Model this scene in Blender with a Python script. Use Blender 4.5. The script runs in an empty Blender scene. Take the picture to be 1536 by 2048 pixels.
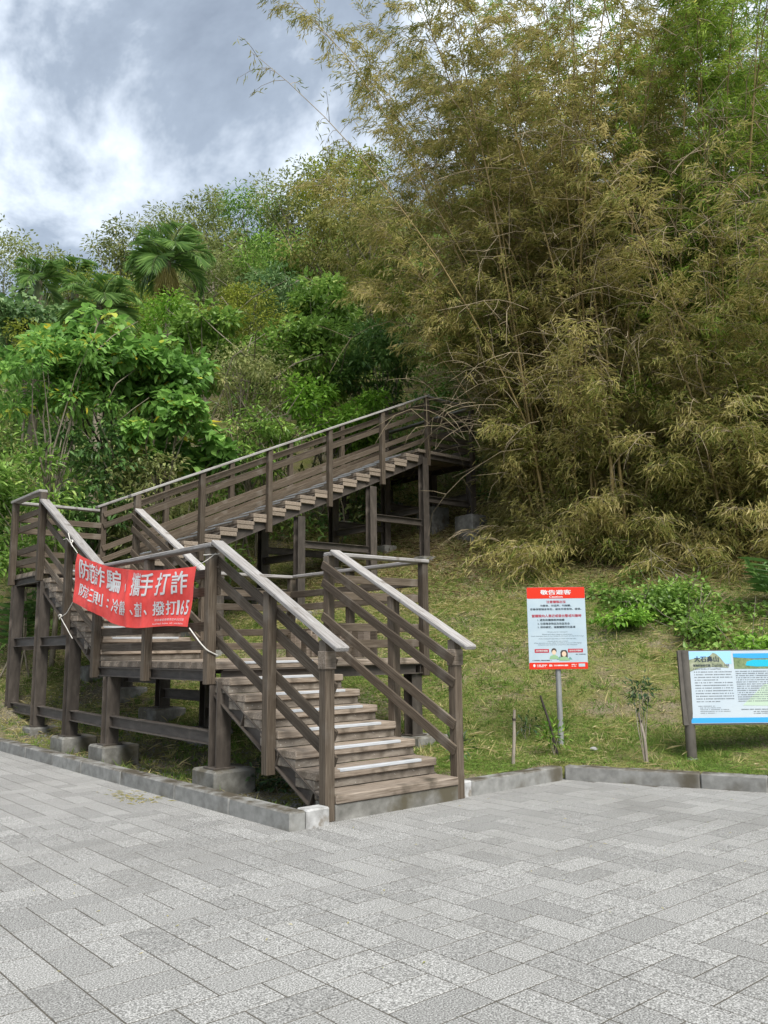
import bpy, bmesh, math, random
import numpy as np
from mathutils import Vector, Matrix

# ------------------------------------------------------------------ camera, sky, sun, exposure
S = bpy.context.scene
CAMP = np.array([-4.7534, -5.3905, 1.5379])
YAW, PITCH, ROLL, FPX = -0.7069, 0.1578, -0.0111, 1687.98
def cam_axes():
    f = np.array([-math.sin(YAW)*math.cos(PITCH), math.cos(YAW)*math.cos(PITCH), math.sin(PITCH)])
    r = np.array([math.cos(YAW), math.sin(YAW), 0.0]); u = np.cross(r, f)
    return (r*math.cos(ROLL)+u*math.sin(ROLL), -r*math.sin(ROLL)+u*math.cos(ROLL), f)
CR, CU, CF = cam_axes()
cd = bpy.data.cameras.new('camera'); cam = bpy.data.objects.new('camera', cd)
S.collection.objects.link(cam)
cd.sensor_fit = 'HORIZONTAL'; cd.sensor_width = 36.0; cd.lens = 36.0*FPX/1536.0
cd.clip_start = 0.05; cd.clip_end = 2000.0
cam.matrix_world = Matrix(((CR[0], CU[0], -CF[0], CAMP[0]), (CR[1], CU[1], -CF[1], CAMP[1]), (CR[2], CU[2], -CF[2], CAMP[2]), (0, 0, 0, 1)))
S.camera = cam

SUN_EL, SUN_AZ = math.radians(54), math.radians(-108)      # azimuth in the XY plane from +X
wd = bpy.data.worlds.new('World'); S.world = wd; wd.use_nodes = True
nt = wd.node_tree; nt.nodes.clear()
def N(t, typ, **kw):
    n = t.nodes.new(typ)
    for k, v in kw.items(): setattr(n, k, v)
    return n
def ramp(t, stops, interp='LINEAR'):
    n = t.nodes.new('ShaderNodeValToRGB'); cr = n.color_ramp; cr.interpolation = interp
    while len(cr.elements) < len(stops): cr.elements.new(0.5)
    for e, (p, c) in zip(cr.elements, stops):
        e.position = p; e.color = (*c, 1) if len(c) == 3 else c
    return n
def world_sky():
    out = N(nt, 'ShaderNodeOutputWorld'); bg = N(nt, 'ShaderNodeBackground'); bg.inputs[1].default_value = 0.10
    sky = N(nt, 'ShaderNodeTexSky', sky_type='NISHITA'); sky.sun_disc = False
    sky.sun_elevation = SUN_EL; sky.sun_rotation = math.pi/2 - SUN_AZ; sky.air_density = 1.2; sky.dust_density = 2.0
    tc = N(nt, 'ShaderNodeTexCoord'); mp = N(nt, 'ShaderNodeMapping')
    mp.inputs['Location'].default_value = (3.3, 0.6, 1.9); mp.inputs['Scale'].default_value = (1.0, 1.0, 1.7)
    n1 = N(nt, 'ShaderNodeTexNoise'); n1.inputs['Scale'].default_value = 2.3; n1.inputs['Detail'].default_value = 7
    n1.inputs['Roughness'].default_value = 0.6; n1.inputs['Distortion'].default_value = 0.35
    # overcast: deep grey-blue undersides to bright thin cloud
    cr = ramp(nt, [(0.35, (.54, .64, .80)), (0.48, (.98, 1.14, 1.36)), (0.575, (2.3, 2.5, 2.75)), (0.685, (5.4, 5.5, 5.6))])
    mx = N(nt, 'ShaderNodeMixRGB'); mx.inputs[0].default_value = 0.93
    L = nt.links.new
    L(tc.outputs['Generated'], mp.inputs[0]); L(mp.outputs[0], n1.inputs['Vector']); L(n1.outputs['Fac'], cr.inputs[0])
    L(sky.outputs[0], mx.inputs[1]); L(cr.outputs[0], mx.inputs[2]); L(mx.outputs[0], bg.inputs[0]); L(bg.outputs[0], out.inputs[0])
world_sky()
sl = bpy.data.lights.new('sun', 'SUN'); sl.energy = 1.3; sl.angle = math.radians(32); sl.color = (1.0, 0.96, 0.9)
so = bpy.data.objects.new('sun', sl); S.collection.objects.link(so)
sdir = Vector((math.cos(SUN_EL)*math.cos(SUN_AZ), math.cos(SUN_EL)*math.sin(SUN_AZ), math.sin(SUN_EL)))
so.rotation_euler = sdir.to_track_quat('Z', 'Y').to_euler()
S.view_settings.view_transform = 'Standard'; S.view_settings.look = 'None'
S.view_settings.exposure = 2.18; S.view_settings.gamma = 1.0; S.view_settings.use_curve_mapping = False
S.cycles.max_bounces = 8; S.cycles.diffuse_bounces = 5; S.cycles.transparent_max_bounces = 4
S.cycles.transmission_bounces = 5; S.cycles.use_denoising = True

rng = np.random.default_rng(7); random.seed(7)
COL = S.collection

# ------------------------------------------------------------------ helpers: objects
WM = {}
def link(name, data, M=None, parent=None, mat=None, **props):
    o = bpy.data.objects.new(name, data); COL.objects.link(o)
    M = M if M is not None else Matrix()
    if parent is not None:
        o.parent = parent; o.matrix_basis = WM[parent].inverted() @ M
    else:
        o.matrix_basis = M
    WM[o] = M.copy()
    if mat is not None and data is not None:
        if len(data.materials) == 0: data.materials.append(mat)
        elif data.materials[0] != mat:
            o.material_slots[0].link = 'OBJECT'; o.material_slots[0].material = mat
    for k, v in props.items(): o[k] = v
    return o
def empty(name, loc, label=None, cat=None, group=None, kind=None, parent=None):
    o = link(name, None, Matrix.Translation(Vector(loc)), parent); o.empty_display_size = 0.2
    if label: o['label'] = label
    if cat: o['category'] = cat
    if group: o['group'] = group
    if kind: o['kind'] = kind
    return o
_bc = {}
def box_mesh(dx, dy, dz, bev=0.005):
    k = (round(dx, 3), round(dy, 3), round(dz, 3), bev)
    if k in _bc: return _bc[k]
    bm = bmesh.new(); bmesh.ops.create_cube(bm, size=1)
    bmesh.ops.scale(bm, vec=(dx, dy, dz), verts=bm.verts)
    if bev: bmesh.ops.bevel(bm, geom=bm.edges[:], offset=min(bev, 0.3*min(dx, dy, dz)), segments=1, affect='EDGES')
    me = bpy.data.meshes.new('box'); bm.to_mesh(me); bm.free(); _bc[k] = me
    return me
def frame(p0, p1, up=(0, 0, 1)):
    p0, p1 = Vector(p0), Vector(p1); x = (p1-p0).normalized(); y = Vector(up).cross(x).normalized(); z = x.cross(y)
    c = (p0+p1)/2
    return Matrix(((x.x, y.x, z.x, c.x), (x.y, y.y, z.y, c.y), (x.z, y.z, z.z, c.z), (0, 0, 0, 1))), (p1-p0).length
MC = {}
def beam(name, p0, p1, w, h, mat, parent, up=(0, 0, 1), bev=0.006):
    M, L = frame(p0, p1, up)
    me = box_mesh(L, w, h, bev)
    key = (me.name, mat.name)
    if key not in MC:
        m2 = me if len(me.materials) == 0 else me.copy()
        if len(m2.materials): m2.materials[0] = mat
        else: m2.materials.append(mat)
        MC[key] = m2
    return link(name, MC[key], M, parent)
def abox(name, lo, hi, mat, parent, bev=0.006):
    c = [(a+b)/2 for a, b in zip(lo, hi)]; d = [b-a for a, b in zip(lo, hi)]
    if d[1] > d[0]:     # length along local X
        return beam(name, (c[0], lo[1], c[2]), (c[0], hi[1], c[2]), d[0], d[2], mat, parent, bev=bev)
    return beam(name, (lo[0], c[1], c[2]), (hi[0], c[1], c[2]), d[1], d[2], mat, parent, bev=bev)
def post(name, x, y, z0, z1, w, mat, parent):
    return beam(name, (x, y, z0), (x, y, z1), w, w, mat, parent, up=(0, 1, 0))
_ic = {}
def ibeam(name, p0, p1, fw, dep, mat, parent, up=(0, 0, 1), tw=0.010, tf=0.012):
    M, L = frame(p0, p1, up)
    k = (round(L, 3), fw, dep, mat.name)
    if k not in _ic:
        a, b, t = fw/2, dep/2, tw/2
        prof = [(-a, -b), (a, -b), (a, -b+tf), (t, -b+tf), (t, b-tf), (a, b-tf), (a, b), (-a, b), (-a, b-tf), (-t, b-tf), (-t, -b+tf), (-a, -b+tf)]
        n = len(prof)
        V = [(-L/2, y, z) for y, z in prof]+[(L/2, y, z) for y, z in prof]
        F = [(i, i+n, (i+1) % n+n, (i+1) % n) for i in range(n)]
        F = [tuple(reversed(q)) for q in F]
        F += [(0, 1, 2, 11), (3, 4, 9, 10), (2, 3, 10, 11), (5, 6, 7, 8), (4, 5, 8, 9)]
        F += [tuple(reversed([i+n for i in q])) for q in F[n:n+5]]
        me = bpy.data.meshes.new('ibeam'); me.from_pydata(V, [], F)
        bm = bmesh.new(); bm.from_mesh(me); bmesh.ops.recalc_face_normals(bm, faces=bm.faces); bm.to_mesh(me); bm.free()
        me.materials.append(mat); _ic[k] = me
    return link(name, _ic[k], M, parent)
def tubes(paths, sides=6):
    """paths: list of (points(k,3), radii(k)); returns verts, quads"""
    V, F, off = [], [], 0
    ang = np.arange(sides)*2*np.pi/sides
    for P, Rr in paths:
        P = np.asarray(P, float); k = len(P)
        T = np.gradient(P, axis=0); T /= np.linalg.norm(T, axis=1)[:, None]+1e-9
        ref = np.where(np.abs(T[:, 2:3]) > 0.9, np.array([[1., 0, 0]]), np.array([[0, 0, 1.]]))
        A = np.cross(T, ref); A /= np.linalg.norm(A, axis=1)[:, None]+1e-9
        B = np.cross(T, A)
        ring = P[:, None]+np.asarray(Rr)[:, None, None]*(np.cos(ang)[None, :, None]*A[:, None]+np.sin(ang)[None, :, None]*B[:, None])
        V.append(ring.reshape(-1, 3))
        i = np.arange(k-1)[:, None]*sides; j = np.arange(sides)[None]; j2 = (j+1) % sides
        F.append(np.stack([i+j, i+j2, i+sides+j2, i+sides+j], -1).reshape(-1, 4)+off)
        off += k*sides
    return np.concatenate(V), np.concatenate(F)
def np_mesh(name, V, F, tint=None, mat=None, smooth=False):
    me = bpy.data.meshes.new(name); V = np.asarray(V, np.float32); F = np.asarray(F, np.int32)
    m, k = F.shape
    me.vertices.add(len(V)); me.vertices.foreach_set('co', V.ravel())
    me.loops.add(m*k); me.loops.foreach_set('vertex_index', F.ravel())
    me.polygons.add(m); me.polygons.foreach_set('loop_start', np.arange(m, dtype=np.int32)*k)
    if tint is not None:
        a = me.attributes.new('tint', 'FLOAT', 'FACE'); a.data.foreach_set('value', np.asarray(tint, np.float32))
    me.update(calc_edges=True); me.validate()
    me.polygons.foreach_set('use_smooth', np.full(m, bool(smooth)))
    if mat: me.materials.append(mat)
    return me
def tube_obj(name, paths, mat, parent=None, sides=6, smooth=True, **props):
    V, F = tubes(paths, sides)
    o0 = np.array(WM[parent].translation) if parent is not None else np.zeros(3)
    M = Matrix.Translation(Vector(o0))
    return link(name, np_mesh(name, V-o0, F, None, mat, smooth), M, parent, **props)
def unit(a): return a/(np.linalg.norm(a, axis=-1, keepdims=True)+1e-9)
def leaves(P, D, Nn, L, Wd, tint, shape='lance', fold=0.18, droop=0.12):
    D = unit(D); Sd = unit(np.cross(D, Nn)); Nn = np.cross(Sd, D)
    L = L[:, None]; Wd = Wd[:, None]; n = len(P)
    if shape == 'lance':
        v = [P, P+.4*L*D+.5*Wd*Sd+fold*Wd*Nn, P+L*D-droop*L*Nn, P+.4*L*D-.5*Wd*Sd+fold*Wd*Nn]
        V = np.stack(v, 1).reshape(-1, 3); b = np.arange(n)[:, None]*4
        F = np.concatenate([b+np.array([[0, 1, 2]]), b+np.array([[0, 2, 3]])], 1).reshape(-1, 3)
    else:
        a, w1, b_, w2 = (.22, .46, .62, .40) if shape == 'ovate' else (.12, .5, .5, .5)
        v = [P, P+a*L*D+w1*Wd*Sd+fold*Wd*Nn, P+b_*L*D+w2*Wd*Sd+fold*Wd*Nn-.4*droop*L*Nn, P+L*D-droop*L*Nn,
             P+b_*L*D-w2*Wd*Sd+fold*Wd*Nn-.4*droop*L*Nn, P+a*L*D-w1*Wd*Sd+fold*Wd*Nn]
        V = np.stack(v, 1).reshape(-1, 3); b = np.arange(n)[:, None]*6
        F = np.concatenate([b+np.array([[0, 1, 2, 3]]), b+np.array([[0, 3, 4, 5]])], 1).reshape(-1, 4)
    return V, F, np.repeat(tint, 2)
def rdir(n, g=rng): return unit(g.normal(size=(n, 3)))
def vnoise(x, y, seed=0):
    xi = np.floor(x).astype(np.int64); yi = np.floor(y).astype(np.int64); fx = x-xi; fy = y-yi
    def h(a, b):
        t = (a*374761393+b*668265263+seed*1442695041) & 0xffffffff
        t = ((t ^ (t >> 13))*1274126177) & 0xffffffff
        return ((t ^ (t >> 16)) & 0xffff)/65535.0
    fx = fx*fx*(3-2*fx); fy = fy*fy*(3-2*fy)
    return (h(xi, yi)*(1-fx)+h(xi+1, yi)*fx)*(1-fy)+(h(xi, yi+1)*(1-fx)+h(xi+1, yi+1)*fx)*fy
def fnoise(x, y, seed=0): return .55*vnoise(x, y, seed)+.3*vnoise(2.1*x, 2.1*y, seed+1)+.15*vnoise(4.3*x, 4.3*y, seed+2)
def proj(P):
    d = np.asarray(P, float)-CAMP; z = d@CF
    return np.stack([768+FPX*(d@CR)/np.where(z > .1, z, .1), 1024-FPX*(d@CU)/np.where(z > .1, z, .1), z], -1)

# ------------------------------------------------------------------ materials
def new_mat(name):
    m = bpy.data.materials.new(name); m.use_nodes = True; t = m.node_tree; t.nodes.clear()
    out = N(t, 'ShaderNodeOutputMaterial'); b = N(t, 'ShaderNodeBsdfPrincipled'); t.links.new(b.outputs[0], out.inputs[0])
    return m, t, b, out
def surf(name, stops, scale=(1, 1, 1), nscale=4.0, detail=6, rough=0.85, bump=0.3, bdist=0.004, objrand=0.0, stain=None, stain_scale=1.2, spec=0.3, coord='Object', rnd='obj', ndist=0.0, metallic=0.0, speck=None, wstain=None, topdirt=None):
    m, t, b, out = new_mat(name); L = t.links.new
    tc = N(t, 'ShaderNodeTexCoord'); mp = N(t, 'ShaderNodeMapping'); mp.inputs['Scale'].default_value = scale
    L(tc.outputs[coord], mp.inputs[0])
    if objrand or rnd == 'obj':
        oi = N(t, 'ShaderNodeObjectInfo'); vm = N(t, 'ShaderNodeVectorMath', operation='SCALE'); vm.inputs[0].default_value = (37, 17, 23)
        L(oi.outputs['Random'], vm.inputs['Scale']); L(vm.outputs[0], mp.inputs['Location'])
    n = N(t, 'ShaderNodeTexNoise'); n.inputs['Scale'].default_value = nscale; n.inputs['Detail'].default_value = detail
    n.inputs['Roughness'].default_value = 0.6; n.inputs['Distortion'].default_value = ndist
    L(mp.outputs[0], n.inputs['Vector'])
    r = ramp(t, stops); L(n.outputs['Fac'], r.inputs[0]); col = r.outputs[0]
    if stain:
        n2 = N(t, 'ShaderNodeTexNoise'); n2.inputs['Scale'].default_value = stain_scale; n2.inputs['Detail'].default_value = 5
        L(tc.outputs[coord], n2.inputs['Vector'])
        r2 = ramp(t, [(stain[1], (0, 0, 0)), (stain[2], (1, 1, 1))]); L(n2.outputs['Fac'], r2.inputs[0])
        mx = N(t, 'ShaderNodeMixRGB'); L(r2.outputs[0], mx.inputs[0]); L(col, mx.inputs[1]); mx.inputs[2].default_value = (*stain[0], 1); col = mx.outputs[0]
    if wstain or topdirt:
        gm = N(t, 'ShaderNodeNewGeometry')
    if wstain:          # broad tonal drift across the place: (colour, scale, lo, hi)
        n4 = N(t, 'ShaderNodeTexNoise'); n4.inputs['Scale'].default_value = wstain[1]; n4.inputs['Detail'].default_value = 6; n4.inputs['Roughness'].default_value = .62
        L(gm.outputs['Position'], n4.inputs['Vector']); r4 = ramp(t, [(wstain[2], (0, 0, 0)), (wstain[3], (1, 1, 1))]); L(n4.outputs['Fac'], r4.inputs[0])
        mx = N(t, 'ShaderNodeMixRGB'); L(r4.outputs[0], mx.inputs[0]); L(col, mx.inputs[1]); mx.inputs[2].default_value = (*wstain[0], 1); col = mx.outputs[0]
    if topdirt:         # soil and moss lying on upward faces, with ragged edges: (colour, scale, lo, hi)
        n5 = N(t, 'ShaderNodeTexNoise'); n5.inputs['Scale'].default_value = topdirt[1]; n5.inputs['Detail'].default_value = 7; n5.inputs['Roughness'].default_value = .65
        L(gm.outputs['Position'], n5.inputs['Vector']); r5 = ramp(t, [(topdirt[2], (0, 0, 0)), (topdirt[3], (1, 1, 1))]); L(n5.outputs['Fac'], r5.inputs[0])
        sx = N(t, 'ShaderNodeSeparateXYZ'); L(gm.outputs['Normal'], sx.inputs[0]); mu = N(t, 'ShaderNodeMath', operation='MULTIPLY', use_clamp=True); L(sx.outputs['Z'], mu.inputs[0]); L(r5.outputs[0], mu.inputs[1])
        mx = N(t, 'ShaderNodeMixRGB'); L(mu.outputs[0], mx.inputs[0]); L(col, mx.inputs[1]); mx.inputs[2].default_value = (*topdirt[0], 1); col = mx.outputs[0]
    if speck:
        n3 = N(t, 'ShaderNodeTexNoise'); n3.inputs['Scale'].default_value = speck[1]; n3.inputs['Detail'].default_value = 3
        L(tc.outputs[coord], n3.inputs['Vector'])
        r3 = ramp(t, [(speck[2], (0, 0, 0)), (speck[3], (1, 1, 1))]); L(n3.outputs['Fac'], r3.inputs[0])
        mx = N(t, 'ShaderNodeMixRGB'); L(r3.outputs[0], mx.inputs[0]); L(col, mx.inputs[1]); mx.inputs[2].default_value = (*speck[0], 1); col = mx.outputs[0]
    if objrand:
        if rnd == 'obj': src = oi.outputs['Random']
        else:
            gg = N(t, 'ShaderNodeNewGeometry'); src = gg.outputs['Random Per Island']
        mr = N(t, 'ShaderNodeMapRange'); mr.inputs['To Min'].default_value = 1-objrand; mr.inputs['To Max'].default_value = 1+objrand
        L(src, mr.inputs['Value']); hs = N(t, 'ShaderNodeHueSaturation'); L(mr.outputs[0], hs.inputs['Value']); L(col, hs.inputs['Color']); col = hs.outputs[0]
    L(col, b.inputs['Base Color']); b.inputs['Roughness'].default_value = rough; b.inputs['Specular IOR Level'].default_value = spec
    b.inputs['Metallic'].default_value = metallic
    if bump:
        bp = N(t, 'ShaderNodeBump'); bp.inputs['Strength'].default_value = bump; bp.inputs['Distance'].default_value = bdist
        L(n.outputs['Fac'], bp.inputs['Height']); L(bp.outputs[0], b.inputs['Normal'])
    return m
def leaf_mat(name, stops, trans=0.3, rough=0.5, spec=0.35):
    m, t, b, out = new_mat(name); L = t.links.new
    a = N(t, 'ShaderNodeAttribute', attribute_name='tint'); r = ramp(t, stops); L(a.outputs['Fac'], r.inputs[0])
    L(r.outputs[0], b.inputs['Base Color']); b.inputs['Roughness'].default_value = rough; b.inputs['Specular IOR Level'].default_value = spec
    tr = N(t, 'ShaderNodeBsdfTranslucent'); L(r.outputs[0], tr.inputs['Color'])
    mx = N(t, 'ShaderNodeMixShader'); mx.inputs[0].default_value = trans
    L(b.outputs[0], mx.inputs[1]); L(tr.outputs[0], mx.inputs[2]); L(mx.outputs[0], out.inputs[0])
    return m
def flat(name, c, rough=0.6, spec=0.3, metallic=0.0):
    m, t, b, out = new_mat(name); b.inputs['Base Color'].default_value = (*c, 1); b.inputs['Roughness'].default_value = rough
    b.inputs['Specular IOR Level'].default_value = spec; b.inputs['Metallic'].default_value = metallic
    return m
M_WOOD = surf('weathered_brown_timber', [(.28, (0.042, 0.031, 0.021)), (.5, (0.084, 0.065, 0.046)), (.72, (0.144, 0.118, 0.090))], (1.4, 40, 40), 2.2, 6, .82, .35, .003, .32, ((.165, .145, .12), .56, .78), 2.2)
M_CAP = surf('grey_weathered_handrail_timber', [(.25, (0.138, 0.120, 0.107)), (.5, (0.284, 0.271, 0.258)), (.75, (0.430, 0.421, 0.413))], (1.5, 30, 30), 2.4, 7, .8, .5, .004, .15, ((.12, .10, .08), .62, .75), 5)
M_TREAD = surf('worn_brown_tread_timber', [(.28, (0.121, 0.092, 0.068)), (.5, (0.236, 0.192, 0.149)), (.75, (0.373, 0.318, 0.262))], (1.6, 26, 26), 2.6, 6, .85, .35, .003, .2, ((0.066, 0.054, 0.038), .57, .72), 3.2)
M_RISER = surf('dirty_concrete_riser', [(.25, (0.092, 0.077, 0.060)), (.5, (0.181, 0.155, 0.126)), (.78, (0.286, 0.256, 0.214))], (2.5, 9, 9), 2.4, 8, .9, .4, .004, .18, ((.095, .080, .062), .54, .70), 4.0, speck=((.42, .40, .36), 26, .66, .70))
M_CONC = surf('weathered_concrete', [(.25, (0.090, 0.088, 0.077)), (.5, (0.171, 0.167, 0.151)), (.78, (0.297, 0.293, 0.270))], (1, 1, 1), 7, 9, .9, .4, .004, .12, ((.085, .075, .05), .52, .66), 2.2, coord='Object', topdirt=((.075, .064, .042), 4.0, .46, .62))
M_KERB = surf('grey_kerb_concrete', [(.25, (0.134, 0.134, 0.126)), (.5, (0.210, 0.210, 0.198)), (.78, (0.294, 0.294, 0.279))], (1, 1, 1), 9, 9, .9, .35, .003, .10, ((.085, .076, .056), .54, .72), 2.4, topdirt=((.060, .050, .034), 3.2, .40, .58))
M_KWHITE = surf('white_painted_concrete', [(.3, (0.187, 0.183, 0.170)), (.5, (0.340, 0.340, 0.332)), (.7, (0.476, 0.476, 0.468))], (1, 1, 1), 9, 8, .85, .4, .003, .05, ((.22, .20, .17), .58, .66), 6)
M_STEEL = surf('brown_painted_steel', [(.25, (.034, .028, .023)), (.5, (.060, .050, .041)), (.75, (.100, .085, .071))], (1, 4, 4), 4, 7, .62, .15, .002, .2, ((.13, .11, .09), .62, .74), 3.0, spec=.4)
M_STRIP = surf('aluminium_nosing_strip', [(.3, (0.324, 0.342, 0.360)), (.6, (0.468, 0.486, 0.504)), (.8, (0.576, 0.585, 0.594))], (2, 40, 40), 3, 4, .45, .1, .002, .08, spec=.5)
M_DIRT = surf('dark_soil_bed', [(.25, (.045, .036, .022)), (.5, (.085, .070, .042)), (.75, (.16, .135, .085))], (1, 1, 1), 14, 9, .95, .6, .02, 0)
PAVE = [(.34, (0.065, 0.064, 0.059)), (.46, (0.186, 0.185, 0.177)), (.56, (0.299, 0.298, 0.283)), (.68, (0.486, 0.482, 0.469))]
M_PAVER = surf('exposed_aggregate_paver', PAVE, (1, 1, 1), 120, 3, .88, .35, .0025, .13, ((.22, .218, .208), .60, .95), .9, wstain=((.17, .167, .155), .55, .50, .85))
M_PAVER2 = surf('exposed_aggregate_paver_far', PAVE, (1, 1, 1), 120, 3, .88, .35, .0025, .13, ((.22, .218, .208), .60, .95), .9, rnd='island', wstain=((.17, .167, .155), .55, .50, .85))
M_JOINT = surf('dark_joint_sand', [(.3, (.045, .042, .034)), (.7, (.11, .10, .082))], (1, 1, 1), 40, 6, .95, .3, .004)

# ------------------------------------------------------------------ terrain
def softplus(x, k=1.0): return np.logaddexp(0, np.asarray(x, float)/k)*k
def sd_plaza(X, Y):
    d1 = X+.47; d2 = Y-1.0; d3 = (X-3.35)*.93+(Y-1.0)*.37
    return np.minimum(d1, np.maximum(d2, d3))
def terr(X, Y):
    X = np.asarray(X, float); Y = np.asarray(Y, float)
    t = .375*X+.218*Y-1.74
    base = .12+softplus(t-.12, .22); s = .865*X+.503*Y
    z = base+.44*softplus(s-17, 1.5)-.55*softplus(s-36, 3)+.5*softplus(Y-11.5, .8)-.47*softplus(Y-17, 2)-.05*softplus(Y-24, 2)
    z = z-.13*np.clip((1.6-X)/1.2, 0, 1)*np.clip((10-Y)/3, 0, 1)*np.clip((Y-.9)/.3, 0, 1)
    return z+.05*(fnoise(X*.9, Y*.9, 5)-.5)*np.clip((X-.3)/2, 0, 1)
def build_terrain():
    a = np.concatenate([np.arange(-1.0, 14, .16), 14+np.cumsum(np.linspace(.2, 6, 50))])
    b = np.concatenate([-14-np.cumsum(np.linspace(.4, 6, 16))[::-1], np.arange(-14, -3, .5), np.arange(-3, 14, .16), 14+np.cumsum(np.linspace(.2, 6, 50))])
    X, Y = np.meshgrid(a, b, indexing='ij'); sd = sd_plaza(X, Y)
    Z = terr(X, Y); Z = np.where(sd < .02, -.22, Z)
    V = np.stack([X, Y, Z], -1).reshape(-1, 3); n = len(b)
    i = np.arange(len(a)-1)[:, None]*n+np.arange(n-1)[None]
    F = np.stack([i, i+n, i+n+1, i+1], -1).reshape(-1, 4)
    m, t, bs, out = new_mat('lawn_and_hillside_earth'); L = t.links.new
    tc = N(t, 'ShaderNodeTexCoord')
    n1 = N(t, 'ShaderNodeTexNoise'); n1.inputs['Scale'].default_value = 1.1; n1.inputs['Detail'].default_value = 6; n1.inputs['Roughness'].default_value = .62
    n2 = N(t, 'ShaderNodeTexNoise'); n2.inputs['Scale'].default_value = 42; n2.inputs['Detail'].default_value = 6
    r1 = ramp(t, [(.30, (.085, .105, .030)), (.46, (.145, .150, .050)), (.56, (.17, .145, .085)), (.72, (.21, .185, .145))])
    r2 = ramp(t, [(.3, (.45, .45, .45)), (.7, (1.35, 1.35, 1.3))])
    mx = N(t, 'ShaderNodeMixRGB', blend_type='MULTIPLY'); mx.inputs[0].default_value = 1
    for q in (n1, n2): L(tc.outputs['Object'], q.inputs['Vector'])
    L(n1.outputs['Fac'], r1.inputs[0]); L(n2.outputs['Fac'], r2.inputs[0]); L(r1.outputs[0], mx.inputs[1]); L(r2.outputs[0], mx.inputs[2])
    L(mx.outputs[0], bs.inputs['Base Color']); bs.inputs['Roughness'].default_value = .95; bs.inputs['Specular IOR Level'].default_value = .1
    bp = N(t, 'ShaderNodeBump'); bp.inputs['Strength'].default_value = .7; bp.inputs['Distance'].default_value = .03
    L(n2.outputs['Fac'], bp.inputs['Height']); L(bp.outputs[0], bs.inputs['Normal'])
    link('hillside', np_mesh('hillside', V, F, None, m, True), kind='structure', label='grassy hillside rising behind the paved plaza')
build_terrain()
g = bpy.data.meshes.new('ground'); g.from_pydata([(-300, -300, -.3), (300, -300, -.3), (300, 300, -.3), (-300, 300, -.3)], [], [(0, 1, 2, 3)])
link('ground', g, mat=M_DIRT, kind='structure', label='flat ground around the plaza')

# ------------------------------------------------------------------ pavement
def build_pavement():
    me = bpy.data.meshes.new('pavement'); me.from_pydata([(-16, -16, -.0012), (6.5, -16, -.0012), (6.5, 1.0, -.0012), (-.47, 1.0, -.0012), (-.47, 22, -.0012), (-16, 22, -.0012)], [], [(0, 1, 2, 3, 4, 5)])
    P = link('pavement', me, mat=M_JOINT, kind='structure', label='plaza paved with grey exposed aggregate pavers')
    u = .2175; gap = .0085; items = []; occ = set(); rp = random.Random(5)
    for cj in range(-58, 100):
        for ci in range(-64, 34):
            if (ci, cj) in occ: continue
            k = rp.random(); nx = ny = 1
            if k < .38 and (ci+1, cj) not in occ: nx = 2
            elif k < .66: ny = 2
            for a in range(nx):
                for b in range(ny): occ.add((ci+a, cj+b))
            x0 = -.945+ci*u; y0 = .16+cj*u+.012*((ci*3) % 4)*0; cx, cy = x0+nx*u/2, y0+ny*u/2
            if sd_plaza(cx, cy) < .10: items.append((cx, cy, nx*u, ny*u))
    A = np.array(items); pr = proj(np.column_stack([A[:, :2], np.zeros(len(A))]))
    vis = (pr[:, 2] > .5) & (pr[:, 0] > -60) & (pr[:, 0] < 1600) & (pr[:, 1] < 2110) & (pr[:, 1] > 1400)
    order = np.argsort(np.where(vis, pr[:, 2]-.6*(A[:, 2]+A[:, 3] > .5), 1e6))
    single = set(order[:300].tolist()); V, F, off = [], [], 0
    base = [(-.5, -.5), (.5, -.5), (.5, .5), (-.5, .5)]
    jz = rng.uniform(.0004, .0018, len(A)); jt = rng.normal(0, .0012, (len(A), 2))
    for i, (cx, cy, lx, ly) in enumerate(A):
        dx, dy = lx-gap-abs(rng.normal(0, .0012)), ly-gap-abs(rng.normal(0, .0012))
        if i in single:
            me = box_mesh(lx-gap, ly-gap, .06, .002); key = (me.name, 'paver')
            if key not in MC:
                m2 = me.copy(); m2.materials.clear(); m2.materials.append(M_PAVER); MC[key] = m2
            Mx = Matrix.Translation((cx, cy, -.03+jz[i])) @ Matrix.Rotation(jt[i, 0], 4, 'X') @ Matrix.Rotation(jt[i, 1], 4, 'Y') @ Matrix.Rotation(rng.normal(0, .003), 4, 'Z')
            link('paver', MC[key], Mx, P)
        else:
            dc = math.hypot(cx-CAMP[0], cy-CAMP[1])
            if (pr[i, 2] < .5 and dc > 3) or (pr[i, 2] >= .5 and not (-900 < pr[i, 0] < 2400)) or dc > 24: continue
            top = [(cx+a*(dx-.003), cy+b*(dy-.003), jz[i]) for a, b in base]; mid = [(cx+a*dx, cy+b*dy, jz[i]-.002) for a, b in base]; bot = [(cx+a*dx, cy+b*dy, -.05) for a, b in base]
            V += top+mid+bot; F.append((off, off+1, off+2, off+3))
            for q in range(4):
                q2 = (q+1) % 4; F.append((off+4+q, off+4+q2, off+q2, off+q)); F.append((off+8+q, off+8+q2, off+4+q2, off+4+q))
            off += 12
    link('pavers', np_mesh('pavers', np.array(V), np.array(F), None, M_PAVER2), parent=P, kind='stuff')
build_pavement()

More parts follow.
